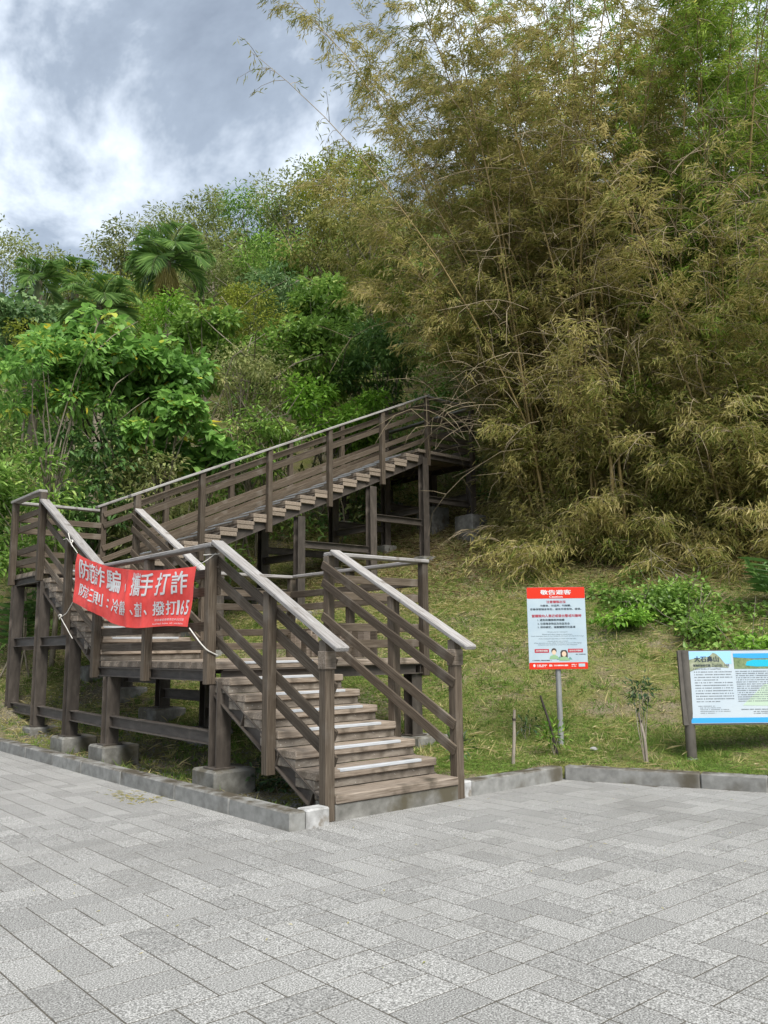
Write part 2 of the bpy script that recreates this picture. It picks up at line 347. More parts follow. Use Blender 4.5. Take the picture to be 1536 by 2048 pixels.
# ------------------------------------------------------------------ kerbs
def kerb(p0, p1, lens, label, wd=.17, h=.155, mats=None, side=1):
    p0, p1 = Vector((*p0, 0)), Vector((*p1, 0)); d = (p1-p0); L = d.length; d.normalize(); nrm = Vector((-d.y, d.x, 0))*side
    K = empty('kerb', p0, label, None, None, 'structure'); s = 0; i = 0
    while s < L-.02:
        ln = min(lens[i % len(lens)], L-s)
        a = p0+d*(s+.004)+nrm*wd/2; b = p0+d*(s+ln-.004)+nrm*wd/2
        mt = (mats or {}).get(i, M_KERB); dz = random.uniform(-.003, .004)
        beam('kerb_stone', (a.x, a.y, h/2-.06+dz), (b.x, b.y, h/2-.06+dz), wd+random.uniform(-.004, .004), h+.12, mt, K, bev=.014)
        s += ln; i += 1
    return K
kerb((-.545, .80), (-.545, 24), [1.02, 1.1, 1.35, 1.2], 'long grey concrete kerb beside the staircase footings', side=-1)
kerb((-.375, .80), (-.12, .80), [.3], 'short white stained kerb end against the first stair post', mats={0: M_KWHITE}, side=1)
kerb((1.67, .93), (3.31, .93), [.14, 1.5], 'short concrete kerb between the stairs and the plaza corner', mats={0: M_KWHITE})
kerb((3.33, .935), (4.12, -1.06), [1.48, 1.5], 'grey concrete kerb in front of the lawn and signs', side=1)
kerb((4.123, -1.068), (8.6, -12.3), [1.5], 'concrete kerb running out of view beyond the information board', side=1)

# ------------------------------------------------------------------ staircase
ST = empty('timber_staircase', (0, .94, 0), 'brown timber staircase with three flights and landings on steel columns', 'staircase')
RISE, RUN, W1 = .165, .3172, 1.5514
PWD = .105
def flight(P, D, Lt, z1, n, run, width, strips=True, first_base=False, lead=0.0, rm=None, inset=.03):
    """P: first nose at lateral zero; D up-direction; Lt lateral; z1 first tread top."""
    P = Vector(P); D = Vector(D); Lt = Vector(Lt)
    for k in range(n):
        z = z1+k*RISE; nose = P+D*(k*run); t = .08; dep = run+.028
        j = random.uniform(-.004, .004)
        a = nose+D*(dep/2)+Lt*(.0+j); b = nose+D*(dep/2)+Lt*(width+j)
        a.z = b.z = z-t/2
        tr = beam('tread', a, b, dep, t, M_TREAD, ST, bev=.010)
        a2 = nose+D*(inset+(run-.004)/2)+Lt*.006; b2 = nose+D*(inset+(run-.004)/2)+Lt*(width-.006)
        hh = RISE-t-.002 if not (first_base and k == 0) else z1-t+.04
        a2.z = b2.z = z-t-.001-hh/2
        if first_base and k == 0:
            a2 = nose+D*(.012+run/2)+Lt*.0; b2 = nose+D*(.012+run/2)+Lt*width; a2.z = b2.z = z-t-.001-hh/2
        beam('riser', a2, b2, run-.004, hh, M_CONC if (first_base and k == 0) else (rm or M_RISER), ST, bev=.006)
        if strips and not (first_base and k == 0):
            s0, s1 = .28*width/1.55, 1.33*width/1.55
            a3 = nose+D*.024+Lt*s0; b3 = nose+D*.024+Lt*s1; a3.z = b3.z = z-.008
            beam('nosing_strip', a3, b3, .056, .028, M_STRIP, tr, bev=.003)
def stringer(p0, p1, stiff=(), dep=.17):
    o = ibeam('stringer', p0, p1, .10, dep, M_STEEL, ST)
    p0, p1 = Vector(p0), Vector(p1); d = (p1-p0).normalized()
    lat = Vector((0, 0, 1)).cross(d).normalized(); nz = d.cross(lat)
    for s in stiff:
        c = p0+d*s
        for q in (-1, 1): beam('stiffener', c+lat*q*.028-nz*.07, c+lat*q*.028+nz*.07, .012, .04, M_STEEL, o, up=lat, bev=0)
def slat(p0, p1, h=.105, t=.03):
    p0 = Vector(p0)+Vector((0, 0, random.gauss(0, .005))); p1 = Vector(p1)+Vector((0, 0, random.gauss(0, .005)))
    beam('rail_slat', p0, p1, t, h, M_WOOD, ST, bev=.005)
def cap(p0, p1, w=.15, t=.05): beam('handrail', p0, p1, w, t, M_CAP, ST, bev=.010)
LEVEL = (1.06, .85, .45, .24); SLOPE = (1.19, .97, .55, .31)
Y1 = .8683; Z1 = .2244
nz1 = lambda y: Z1+(y-Y1)*RISE/RUN
ZL1 = Z1+7*RISE; YL1 = Y1+7*RUN                 # first landing
flight((0, Y1, 0), (0, 1, 0), (1, 0, 0), Z1, 7, RUN, W1, first_base=True)
YF2 = 6.30; ZL2 = ZL1+9*RISE; YL2 = YF2+8*RUN   # second flight, second landing
flight((0, YF2, 0), (0, 1, 0), (1, 0, 0), ZL1+RISE, 8, RUN, W1)
nz2 = lambda y: ZL1+RISE+(y-YF2)*RISE/RUN
XF3, RUN3 = 1.65, .375; ZL3 = ZL2+20*RISE; XL3 = XF3+19*RUN3
flight((XF3-.22, 10.36, 0), (1, 0, 0), (0, -1, 0), ZL2+RISE, 19, RUN3, 1.44, rm=M_TREAD, inset=.012)
nz3 = lambda x: ZL2+RISE+(x-XF3)*RISE/RUN3
# decks: planks with depth like the treads
def deck(x0, x1, y0, y1, z, along='x', pw=.29, strip=False):
    n = max(1, round(((y1-y0) if along == 'x' else (x1-x0))/pw)); st = ((y1-y0) if along == 'x' else (x1-x0))/n
    for i in range(n):
        if along == 'x': o = abox('deck_plank', (x0, y0+i*st+.003, z-.08), (x1, y0+(i+1)*st-.003, z+random.uniform(-.003, .002)), M_TREAD, ST, bev=.008)
        else: o = abox('deck_plank', (x0+i*st+.003, y0, z-.08), (x0+(i+1)*st-.003, y1, z+random.uniform(-.003, .002)), M_TREAD, ST, bev=.008)
        if strip and i == 0: beam('nosing_strip', (.28, y0+.022, z-.008), (1.33, y0+.022, z-.008), .056, .028, M_STRIP, o, bev=.003)
deck(0, W1, YL1, YF2+.02, ZL1, strip=True)
deck(W1+.005, 3.16, 3.06, YF2+.02, ZL1)
deck(0, W1, YL2, 10.36, ZL2, strip=True)
deck(XL3-.22, 10.5, 8.92, 12.3, ZL3, 'y')
# posts: (x, y, bottom, top)
PX, QX = -.053, 1.606
TOPL = 1.285
posts = []
for x in (PX, QX):
    posts += [(x, .945, 0.0, nz1(.945)+1.335), (x, 1.91, .30, nz1(1.91)+1.335), (x, 3.135, 1.14, ZL1+TOPL)]
    posts += [(x, 6.385, 1.15, ZL1+TOPL+.04), (x, 7.585, 1.755, nz2(7.585)+1.09), (x, 8.89, 2.665, (ZL2+TOPL) if x < 0 else ZL2+1.42)]
posts += [(PX, 4.745, 1.14, ZL1+TOPL), (PX, 10.33, 2.675, ZL2+TOPL), (3.21, 3.12, 1.14, ZL1+TOPL), (3.21, 4.75, 1.14, ZL1+TOPL), (3.21, 6.33, 1.14, ZL1+TOPL)]
for x in (2.90, 4.41, 5.935, 7.43, 8.85):
    for y in (8.91, 10.42):
        posts.append((x, y, nz3(x)-.42, nz3(x)+1.27))
posts += [(1.60, 10.42, 2.66, ZL2+1.42), (10.4, 8.91, ZL3-.25, ZL3+TOPL), (10.4, 12.2, ZL3-.25, ZL3+TOPL), (8.85, 12.2, ZL3-.25, ZL3+TOPL), (10.4, 10.5, ZL3-.25, ZL3+TOPL)]
for x, y, a, b in posts: post('post', x, y, a, b, PWD, M_WOOD, ST)
# pale repaired wood sleeves on the two first posts
for x in (PX, QX): abox('post_sleeve', (x-.062, .945-.066, 1.335), (x+.062, .945+.058, 1.50), M_TREAD, ST)
# handrails and slats, first flight
for x, s in ((PX, 1), (QX, -1)):
    xi = x+s*(PWD/2+.016)
    cap((x, .70, nz1(.70)+1.375), (x, 3.02, nz1(3.02)+1.375))
    for h in SLOPE: slat((xi, .90, nz1(.90)+h-.055), (xi, 3.18, nz1(3.18)+h-.055 if h < 1.0 else nz1(3.18)+h-.055))
    cap((x, 6.12, nz2(6.12)+1.28-.165+.03), (x, 8.83, nz2(8.83)+1.28-.165+.03))
    for h in SLOPE: slat((xi, 6.34, nz2(6.34)+h-.21), (xi, 8.93, nz2(8.93)+h-.21))
def level_rail(p0, p1, z, inward, hs=LEVEL, ext=.06):
    p0, p1, iv = Vector((*p0, 0)), Vector((*p1, 0)), Vector((*inward, 0)); d = (p1-p0).normalized()
    a, b = p0-d*ext, p1+d*ext; a.z = b.z = z+TOPL+.025; cap(a, b)
    off = iv*(PWD/2+.016)
    for h in hs:
        a, b = p0-d*.03+off, p1+d*.03+off; a.z = b.z = z+h-.05; slat(a, b)
level_rail((PX, 3.08), (PX, 6.32), ZL1, (1, 0))
level_rail((1.62, 3.12), (3.21, 3.12), ZL1, (0, 1))
level_rail((3.21, 3.25), (3.21, 6.2), ZL1, (-1, 0), ext=.0)
level_rail((3.21, 6.33), (1.75, 6.33), ZL1, (0, -1))
level_rail((PX, 8.96), (PX, 10.33), ZL2, (1, 0))
level_rail((.03, 10.40), (1.50, 10.40), ZL2, (0, -1), ext=.0)
level_rail((8.92, 8.91), (10.4, 8.91), ZL3, (0, 1))
level_rail((10.4, 9.0), (10.4, 12.1), ZL3, (-1, 0), ext=0)
for y, s in ((8.91, 1), (10.42, -1)):
    yi = y+s*(PWD/2+.016)
    cap((1.46, y, nz3(1.46)+1.30), (8.90, y, nz3(8.90)+1.30))
    for h in (1.15, .93, .50, .28): slat((1.58, yi, nz3(1.58)+h-.05), (8.88, yi, nz3(8.88)+h-.05))
# low upright boards standing along the right edge of the first landing
for i in range(16):
    if i in (8, 9): continue
    y = 4.0+i*.145; abox('kick_board', (3.095, y+.004, ZL1+.004), (3.125, y+.139, ZL1+random.uniform(.36, .43)), M_TREAD if i % 3 else M_WOOD, ST)
# stringers
def along(y0, y1, fz, x, dz): return (x, y0, fz(y0)+dz), (x, y1, fz(y1)+dz)
for x in (.035, W1-.035):
    stringer(*along(.94, 3.10, nz1, x, -.275), stiff=(.35, 1.0, 1.75))
    stringer(*along(6.36, 8.9, nz2, x, -.275), stiff=(.5, 1.6))
for y in (8.985, 10.30): stringer((1.66, y, nz3(1.66)-.165), (8.80, y, nz3(8.80)-.165), stiff=(1.0, 2.6, 4.2, 5.8, 7.0), dep=.27)
# landing edge beams
def edge(p0, p1, z, stiff=()):
    o = ibeam('edge_beam', (*p0, z-.08-.002-.062), (*p1, z-.08-.002-.062), .10, .125, M_STEEL, ST)
for z, q in ((ZL1, [((.02, 3.16), (.02, 6.34)), ((3.12, 3.1), (3.12, 6.3)), ((.1, 3.14), (3.06, 3.14)), ((.1, 6.26), (3.06, 6.26)), ((1.56, 3.2), (1.56, 6.2))]),
             (ZL2, [((.02, 8.92), (.02, 10.34)), ((1.52, 8.92), (1.52, 10.3)), ((.1, 8.9), (1.45, 8.9)), ((.1, 10.3), (1.45, 10.3))]),
             (ZL3, [((8.83, 8.98), (8.83, 12.2)), ((10.42, 8.98), (10.42, 12.2)), ((8.9, 8.96), (10.36, 8.96)), ((8.9, 10.45), (10.36, 10.45)), ((8.9, 12.2), (10.36, 12.2))])):
    for a, b in q: edge(a, b, z)
# columns and footings: (x, y, top, pad top)
def column(x, y, ztop, zpad, pad=(.55, .55, .4), px=0.0, py=0.0):
    ibeam('column', (x, y, zpad), (x, y, ztop), .18, .17, M_STEEL, ST, up=(0, 1, 0))
    abox('base_plate', (x-.13, y-.12, zpad-.002), (x+.13, y+.12, zpad+.014), M_STEEL, ST, bev=.002)
    abox('footing', (x-pad[0]/2+px, y-pad[1]/2+py, zpad-pad[2]), (x+pad[0]/2+px, y+pad[1]/2+py, zpad-.003), M_CONC, ST, bev=.025)
zb1, zb2 = ZL1-.21, ZL2-.21
LC = [(3.02, zb1, .25), (5.98, zb1, .27), (7.45, nz2(7.45)-.37, .28), (8.87, zb2, .33), (10.22, zb2, .34)]
for y, zt, zp in LC: column(.03, y, zt, zp, (.52, .52, .45), .08, .03)
RC = [(3.25, zb1, .26), (5.98, zb1, .50), (7.45, nz2(7.45)-.37, .72), (8.87, zb2, .95), (10.22, zb2, 1.25)]
for y, zt, zp in RC: column(1.50, y, zt, float(terr(1.5, y))+.14, (.55, .6, .6))
column(3.08, 3.22, zb1, .36, (.6, .55, .5), .15); column(3.08, 6.2, zb1, float(terr(3.08, 6.2))+.14, (.55, .55, .6))
F3C = [(3.30, nz3(3.30)-.36), (5.18, nz3(5.18)-.36), (7.12, nz3(7.12)-.36), (8.74, ZL3-.21), (10.36, ZL3-.21)]
for x, zt in F3C:
    for y in (8.95, 10.34):
        g0 = float(terr(x, y)); column(x, y, zt, g0+(.55 if x > 10 else .10), (.62, .62, .9) if x > 10 else (.40, .40, .9))
column(8.8, 12.1, ZL3-.21, float(terr(8.8, 12.1))+.15, (.6, .6, .9)); column(10.36, 12.1, ZL3-.21, float(terr(10.36, 12.1))+.15, (.6, .6, .9))
def tie(p0, p1): ibeam('tie_beam', p0, p1, .10, .15, M_STEEL, ST)
for i in range(4):
    y0, y1 = LC[i][0]+.09, LC[i+1][0]-.09
    tie((.03, y0, .56), (.03, y1, .58)); tie((1.50, (RC[i][0] if i else 3.25)+.09, .62+.22*i), (1.50, y1, .62+.22*(i+.0)))
    if i >= 2: tie((.03, y0, 1.685), (.03, y1, 1.675)); tie((1.5, y0, 1.75), (1.5, y1, 1.75))
for y in (7.45, 8.87, 10.22): tie((.13, y, 1.62), (1.40, y, 1.62))
for y in (8.95, 10.34):
    tie((3.4, y, 2.62), (5.08, y, 2.62)); tie((5.28, y, 3.65), (7.02, y, 3.65)); tie((7.22, y, 4.39), (8.64, y, 4.39)); tie((8.84, y, 4.98), (10.26, y, 4.98))
for x, z in ((5.18, 3.40), (7.12, 4.15), (8.74, 4.72), (10.36, 5.2)): tie((x, 9.05, z), (x, 10.25, z))
# bolts on the visible rail joints
BOLT = flat('bolt_steel', (.09, .08, .07), .5)

# ------------------------------------------------------------------ printed lettering helper
def text_geo(body, size=1.0, bold=0.0, align='CENTER'):
    """2D triangles of a line of text (built-in font), centred on its baseline box."""
    cu = bpy.data.curves.new('lettering', 'FONT'); cu.body = body; cu.size = size; cu.resolution_u = 2
    cu.align_x = align
    ob = bpy.data.objects.new('lettering', cu); COL.objects.link(ob)
    dg = bpy.context.evaluated_depsgraph_get(); me = bpy.data.meshes.new_from_object(ob.evaluated_get(dg))
    me.calc_loop_triangles()
    V = np.array([v.co[:2] for v in me.vertices]).reshape(-1, 2); F = np.array([t.vertices[:] for t in me.loop_triangles]).reshape(-1, 3)
    bpy.data.objects.remove(ob); bpy.data.curves.remove(cu); bpy.data.meshes.remove(me)
    return V, F
def embolden(V, F, bold, lay):
    """heavier strokes: the glyph outline laid down a few times, each a hair above the last"""
    sh = [(0, 0)] if bold <= .012 else [(-1, -.6), (1, -.6), (-1, .6), (1, .6)]
    W_ = np.concatenate([V+np.array(q)*bold for q in sh]); Z = np.repeat(np.arange(len(sh))*lay, len(V))
    return W_, np.concatenate([F+i*len(V) for i in range(len(sh))]), Z
def subdiv(V, F, mx=.22):
    bm = bmesh.new(); vs = [bm.verts.new((a, b, 0)) for a, b in V]
    for f in F:
        try: bm.faces.new([vs[i] for i in f])
        except ValueError: pass
    for _ in range(3):
        e = [q for q in bm.edges if q.calc_length() > mx]
        if not e: break
        bmesh.ops.subdivide_edges(bm, edges=e, cuts=1); bmesh.ops.triangulate(bm, faces=bm.faces)
    bm.verts.index_update(); V2 = np.array([v.co[:2] for v in bm.verts]); F2 = np.array([[v.index for v in f.verts] for f in bm.faces]); bm.free()
    return V2, F2
def fit_text(V, x0, x1, y0, y1):
    lo, hi = V.min(0), V.max(0); d = np.maximum(hi-lo, 1e-6)
    return np.column_stack([x0+(V[:, 0]-lo[0])/d[0]*(x1-x0), y0+(V[:, 1]-lo[1])/d[1]*(y1-y0)])

# ------------------------------------------------------------------ red banner
M_RED = surf('red_banner_cloth', [(.3, (.70, .055, .046)), (.5, (.78, .072, .060)), (.7, (.84, .090, .078))], (1, 1, 1), 6, 5, .7, .25, .006, 0)
M_WHITE = flat('white_print', (.66, .66, .66), .7)
M_ROPE = surf('white_cord', [(.3, (.45, .43, .38)), (.7, (.72, .70, .66))], (1, 1, 1), 60, 3, .9, .2, .001)
def banner():
    TL, TR = np.array([-.19, 6.86, 2.93]), np.array([-.20, 3.23, 2.455]); BL, BR = np.array([-.19, 6.96, 2.225]), np.array([-.20, 3.34, 1.765])
    B = empty('banner', (-.2, 5.0, 1.9), 'red cloth banner with white Chinese lettering tied across the stair railing', 'banner')
    folds = [(.17, .020, .020), (.24, .012, .020), (.52, .020, .020), (.64, .012, .018), (.38, .010, .03), (.82, .010, .04)]
    def surfp(u, v, lift=0.0):
        u = np.asarray(u, float); v = np.asarray(v, float)
        P = (1-v)[:, None]*((1-u)[:, None]*TL+u[:, None]*TR)+v[:, None]*((1-u)[:, None]*BL+u[:, None]*BR)
        sag = -.155*4*u*(1-u)*(1-.25*u)+.03*np.sin(u*9)*v
        P[:, 2] += sag
        w = np.zeros_like(u)
        for c, a, s in folds: w += a*np.exp(-((u-c-.02*v)/s)**2)
        w += .012*np.sin(u*23+v*4)+.010*np.sin(v*8+u*6)+.02*np.sin(u*3.1)
        P[:, 0] -= w+lift
        return P
    nu, nv = 140, 26
    U, Vv = np.meshgrid(np.linspace(0, 1, nu), np.linspace(0, 1, nv), indexing='ij')
    P = surfp(U.ravel(), Vv.ravel()); i = np.arange(nu-1)[:, None]*nv+np.arange(nv-1)[None]
    F = np.stack([i, i+nv, i+nv+1, i+1], -1).reshape(-1, 4)
    o0 = np.array(WM[B].translation); M = Matrix.Translation(Vector(o0))
    me = np_mesh('cloth', P-o0, F, None, M_RED, True)
    cl = link('cloth', me, M, B)
    def put(body, u0, u1, v0, v1, bold=.022):
        u0, u1 = (q*13.3/(9.9+q*3.4) for q in (u0, u1))       # even spacing as seen along the receding cloth
        V2, F2, Z2 = embolden(*(subdiv if v1-v0 > .1 else (lambda a, b: (a, b)))(*text_geo(body, 1.0)), bold*.85, .0006); Q = fit_text(V2, u0, u1, v1, v0)
        link('lettering', np_mesh('lettering', surfp(Q[:, 0], Q[:, 1], .006+Z2)-o0, F2, None, M_WHITE), M, cl)
    # (character, left, right): where the cloth is gathered the characters stand narrower
    for ch, a, b in (('防', .037, .112), ('範', .113, .163), ('詐', .162, .253), ('騙', .268, .376), ('、', .420, .450), ('攜', .481, .553), ('手', .553, .653), ('打', .679, .811), ('詐', .824, .947)):
        if ch == '、': put(ch, a, b, .25, .40)
        else: put(ch, a, b, .05, .45)
    for ch, a, b in (('防', .040, .103), ('詐', .104, .145), ('三', .148, .175), ('則', .178, .253), ('：', .285, .305), ('冷', .336, .402), ('靜', .406, .464), ('、', .488, .507), ('查', .520, .564), ('證', .566, .585), ('、', .600, .628), ('撥', .680, .783), ('打', .790, .863), ('1', .870, .890), ('6', .903, .933), ('5', .945, .978)):
        if ch == '、': put(ch, a, b, .69, .78)
        elif ch == '：': put(ch, a, b, .61, .77)
        else: put(ch, a, b, .555, .805)
    for q in range(13):
        a = .705+q*.0195; put('防詐騙宣導關懷您安全生活圈'[q], a, a+.016, .865, .905, .01)
    put('Anti-fraud  hotline  165  consultation', .69, .955, .935, .965, .01)
    def rope(pts, r=.008):
        P = np.array(pts, float); t = np.linspace(0, 1, 14)
        k = len(P)-1; out = []
        for x in t:
            q = min(int(x*k), k-1); w = x*k-q; out.append(P[q]*(1-w)+P[q+1]*w)
        out = np.array(out); out[:, 2] -= .02*np.sin(np.pi*t); tube_obj('tie_cord', [(out, np.full(len(out), r))], M_ROPE, B, 5)
    pL, pR = 7.585, 3.135
    rope([TL, (-.15, 7.2, 3.10), (-.125, 7.5, 3.24), (-.125, 7.66, 3.22)], .006); rope([(-.13, 7.45, 3.30), (-.16, 7.25, 3.16), (-.17, 7.12, 3.05)], .007)
    rope([BL, (-.15, 7.3, 2.10), (-.13, 7.60, 2.03)], .006); rope([(-.13, 7.60, 2.03), (-.14, 7.3, 1.88), (-.12, 7.1, 1.70)], .007)
    rope([TR, (-.14, 3.10, 2.53), (-.04, 3.06, 2.60)], .005); rope([(-.115, 3.20, 2.585), (-.113, 3.075, 2.60), (.01, 3.072, 2.595)], .007)
    rope([BR, (-.16, 3.16, 1.62), (-.112, 3.07, 1.53), (.01, 3.07, 1.46)], .008)
    for c in ((-.14, 7.60, 2.03), (-.15, 7.24, 3.13)):
        a = np.linspace(0, 2*np.pi, 10); tube_obj('knot', [(np.column_stack([np.full(10, c[0])-.012*np.sin(2*a), c[1]+.035*np.cos(a), c[2]+.035*np.sin(a)]), np.full(10, .011))], M_ROPE, B, 5)
banner()

# ------------------------------------------------------------------ signs (local axes: x right, z up, facing the plaza)
def sign_frame(origin, ang, tilt=0.0):
    x = Vector((math.cos(ang), math.sin(ang), 0)); n = Vector((math.sin(ang), -math.cos(ang), 0))   # n points to the viewer
    z = Vector((0, 0, 1)); M = Matrix(((x.x, -n.x, 0, origin[0]), (x.y, -n.y, 0, origin[1]), (0, 0, 1, origin[2]), (0, 0, 0, 1)))
    return M @ Matrix.Rotation(-tilt, 4, 'X')
def plate(name, x0, x1, z0, z1, y0, y1, r, mat, M, parent, seg=5):
    """rounded plate in the local XZ plane from depth y0 (front) to y1"""
    pts = []
    for cx, cz, a0 in ((x1-r, z1-r, 0), (x0+r, z1-r, 90), (x0+r, z0+r, 180), (x1-r, z0+r, 270)):
        for k in range(seg+1):
            a = math.radians(a0+90*k/seg); pts.append((cx+r*math.cos(a), cz+r*math.sin(a)))
    n = len(pts); V = [(a, y0, b) for a, b in pts]+[(a, y1, b) for a, b in pts]
    F = [tuple(range(n)), tuple(reversed(range(n, 2*n)))]+[(i, i+n, (i+1) % n+n, (i+1) % n) for i in range(n)]
    me = bpy.data.meshes.new(name); me.from_pydata(V, [], F)
    bm = bmesh.new(); bm.from_mesh(me); bmesh.ops.recalc_face_normals(bm, faces=bm.faces); bm.to_mesh(me); bm.free()
    me.materials.append(mat); return link(name, me, M, parent)
def poly(name, pts, y, mat, M, parent, th=.0015):
    n = len(pts); V = [(a, y, b) for a, b in pts]+[(a, y+th, b) for a, b in pts]
    F = [tuple(range(n)), tuple(reversed(range(n, 2*n)))]+[(i, i+n, (i+1) % n+n, (i+1) % n) for i in range(n)]
    me = bpy.data.meshes.new(name); me.from_pydata(V, [], F)
    bm = bmesh.new(); bm.from_mesh(me); bmesh.ops.recalc_face_normals(bm, faces=bm.faces); bm.to_mesh(me); bm.free()
    me.materials.append(mat); return link(name, me, M, parent)
def print_text(body, xc, zc, w, h, y, mat, M, parent, bold=.015):
    V2, F2, Z2 = embolden(*text_geo(body, 1.0), bold, .00025); Q = fit_text(V2, xc-w/2, xc+w/2, zc-h/2, zc+h/2)
    return link('lettering', np_mesh('lettering', np.column_stack([Q[:, 0], y-Z2, Q[:, 1]]), F2, None, mat), M, parent)
def print_lines(rows, y, mat, M, parent, g=None):
    """rows of print too small to read: short dark dashes; rows = (x0, x1, z, h)"""
    V, F = [], []
    for x0, x1, z, h in rows:
        x = x0
        while x < x1:
            w = random.uniform(.006, .016); w = min(w, x1-x)
            hh = h*random.uniform(.75, 1.0); b = len(V)
            V += [(x, y, z-hh/2), (x+w, y, z-hh/2), (x+w, y, z+hh/2), (x, y, z+hh/2)]; F.append((b, b+1, b+2, b+3))
            x += w+random.choice((.003, .003, .004, .012))
    link('small_print', np_mesh('small_print', np.array(V), np.array(F), None, mat), M, parent)
M_SGN_R = flat('sign_red', (.62, .030, .010), .45); M_SGN_W = surf('sign_pale_blue_white', [(.3, (.37, .47, .54)), (.7, (.44, .53, .58))], (1, 1, 1), 3, 2, .4, 0, rnd='')
M_DK = flat('dark_print', (.035, .05, .065), .6); M_CRIM = flat('crimson_print', (.42, .03, .05), .6)
M_GALV = surf('galvanised_pole', [(.3, (0.212, 0.221, 0.221)), (.7, (0.357, 0.365, 0.365))], (8, 8, 1), 5, 5, .45, .1, .002, 0, metallic=.3, spec=.5, rnd='')
M_SKIN = flat('print_skin', (.66, .50, .36)); M_HAIR = flat('print_hair', (.06, .045, .04)); M_PGRN = flat('print_green', (.26, .42, .24)); M_PTEAL = flat('print_teal', (.14, .28, .26))
def caution_sign():
    ang = math.atan2(-.65, .76); O = (4.06, 1.57, .12)
    T = empty('caution_sign', O, 'white and red macaque caution sign on a grey metal pole', 'sign')
    M = sign_frame(O, ang)
    def c(x, z): return M @ Vector((x, 0, z))
    tube_obj('pole', [([c(.03, 0)+Vector((.0, .0, 0)), c(.03, 1.3), c(.03, 2.1)], [.036, .036, .036])], M_GALV, T, 14)
    x0, x1, z0, z1 = -.345, .405, 1.105, 2.15; W_, H_ = x1-x0, z1-z0
    bd = plate('board', x0, x1, z0, z1, -.052, -.040, .02, M_SGN_W, M, T)
    plate('header', x0+.001, x1-.001, z1-.145, z1-.001, -.0535, -.0522, .012, M_SGN_R, M, bd); plate('footer', x0+.001, x1-.001, z0+.001, z0+.085, -.0535, -.0522, .012, M_SGN_R, M, bd)
    for zz in (1.4, 1.9): beam('bracket', c(-.03, zz), c(.09, zz), .03, .04, M_GALV, T)
    y = -.0548; yb = -.0535
    def X(u): return x0+u*W_
    def Z(v): return z1-v*H_
    print_text('敬告遊客', X(.5), Z(.062), .40, .062, y, M_WHITE, M, bd, .03); print_text('Caution', X(.5), Z(.117), .175, .028, y, M_WHITE, M, bd)
    print_text('注意獼猴出沒', X(.5), Z(.180), .25, .036, yb, M_CRIM, M, bd, .02)
    print_text('勿餵食、勿逗弄、勿接觸。', X(.49), Z(.226), .40, .027, yb, M_DK, M, bd, .015); print_text('妥善保管隨身背包，避免手提食物、提袋。', X(.49), Z(.270), .66, .028, yb, M_DK, M, bd, .015)
    print_text('當獼猴向人靠近或發出警戒叫聲時', X(.5), Z(.352), .64, .038, yb, M_CRIM, M, bd, .02)
    print_text('1. 避免和獼猴眼神接觸', X(.40), Z(.402), .345, .030, yb, M_DK, M, bd, .015); print_text('2. 注意隨身物品及孩童安全', X(.445), Z(.447), .415, .030, yb, M_DK, M, bd, .015)
    print_text('3. 保持鎮定，遠離獼猴所在區域', X(.49), Z(.490), .485, .030, yb, M_DK, M, bd, .015)
    for tx, v, w in (('Watch out for macaques', .550, .26), ("Please don't feed, tease or touch them.", .578, .39), ('Avoid important items in your backpack, and avoid carrying food or bags.', .600, .68), ('If the macaques approach or make warning calls,', .632, .48), ('1.Avoid direct eye contact', .662, .27), ('2.Pay attention to the safety of children and your belongings', .684, .61), ('3.Remain calm and move away from the macaques', .706, .50)):
        print_text(tx, X(.5), Z(v), w, .014, yb, M_DK, M, bd, .01)
    for a, b in ((.10, .345), (.67, .925)): plate('caption_plate', X(a), X(b), Z(.800), Z(.755), yb, yb+.0012, .006, M_CRIM, M, bd)
    print_text('請勿餵食獼猴', X(.222), Z(.777), .155, .022, y, M_WHITE, M, bd); print_text('請勿逗弄獼猴', X(.797), Z(.777), .155, .022, y, M_WHITE, M, bd)
    def ell(cx, cz, rx, rz, n=16, a0=0, a1=360): return [(X(cx)+rx*math.cos(math.radians(a0+(a1-a0)*k/n)), Z(cz)+rz*math.sin(math.radians(a0+(a1-a0)*k/n))) for k in range(n+(a1-a0 < 360))]
    # two printed figures in green clothes
    for cx, cz, s, long_ in ((.43, .785, 1.0, 0), (.60, .805, 1.1, 1)):
        if long_: poly('print_hair', [(X(cx)-.042*s, Z(cz+.075)), (X(cx)+.042*s, Z(cz+.075)), (X(cx)+.042*s, Z(cz-.01)), (X(cx)+.025*s, Z(cz-.035)), (X(cx)-.025*s, Z(cz-.035)), (X(cx)-.042*s, Z(cz-.01))], yb+.0004, M_HAIR, M, bd, .001)
        else: poly('print_hair', ell(cx, cz-.005, .034, .036), yb+.0004, M_HAIR, M, bd, .001)
        poly('print_clothes', [(X(cx)-.06*s, Z(cz+.092)), (X(cx)+.065*s, Z(cz+.092)), (X(cx)+.045*s, Z(cz+.058)), (X(cx)+.012, Z(cz+.043)), (X(cx)-.012, Z(cz+.043)), (X(cx)-.05*s, Z(cz+.056))], yb-.0008, M_PGRN, M, bd, .001)
        poly('print_face', ell(cx, cz+.012, .026*s, .030*s), yb-.0004, M_SKIN, M, bd, .001)
    poly('print_arm', [(X(.47), Z(.885)), (X(.57), Z(.885)), (X(.52), Z(.845))], yb, M_PTEAL, M, bd, .001); poly('print_arm', [(X(.66), Z(.885)), (X(.74), Z(.885)), (X(.70), Z(.85))], yb, M_PTEAL, M, bd, .001)
    print_lines([(X(.06), X(.38), Z(.893), .012), (X(.80), X(.97), Z(.822), .012)], yb, M_DK, M, bd)
    poly('print_pin', ell(.085, .955, .014, .019), y, M_WHITE, M, bd, .001)
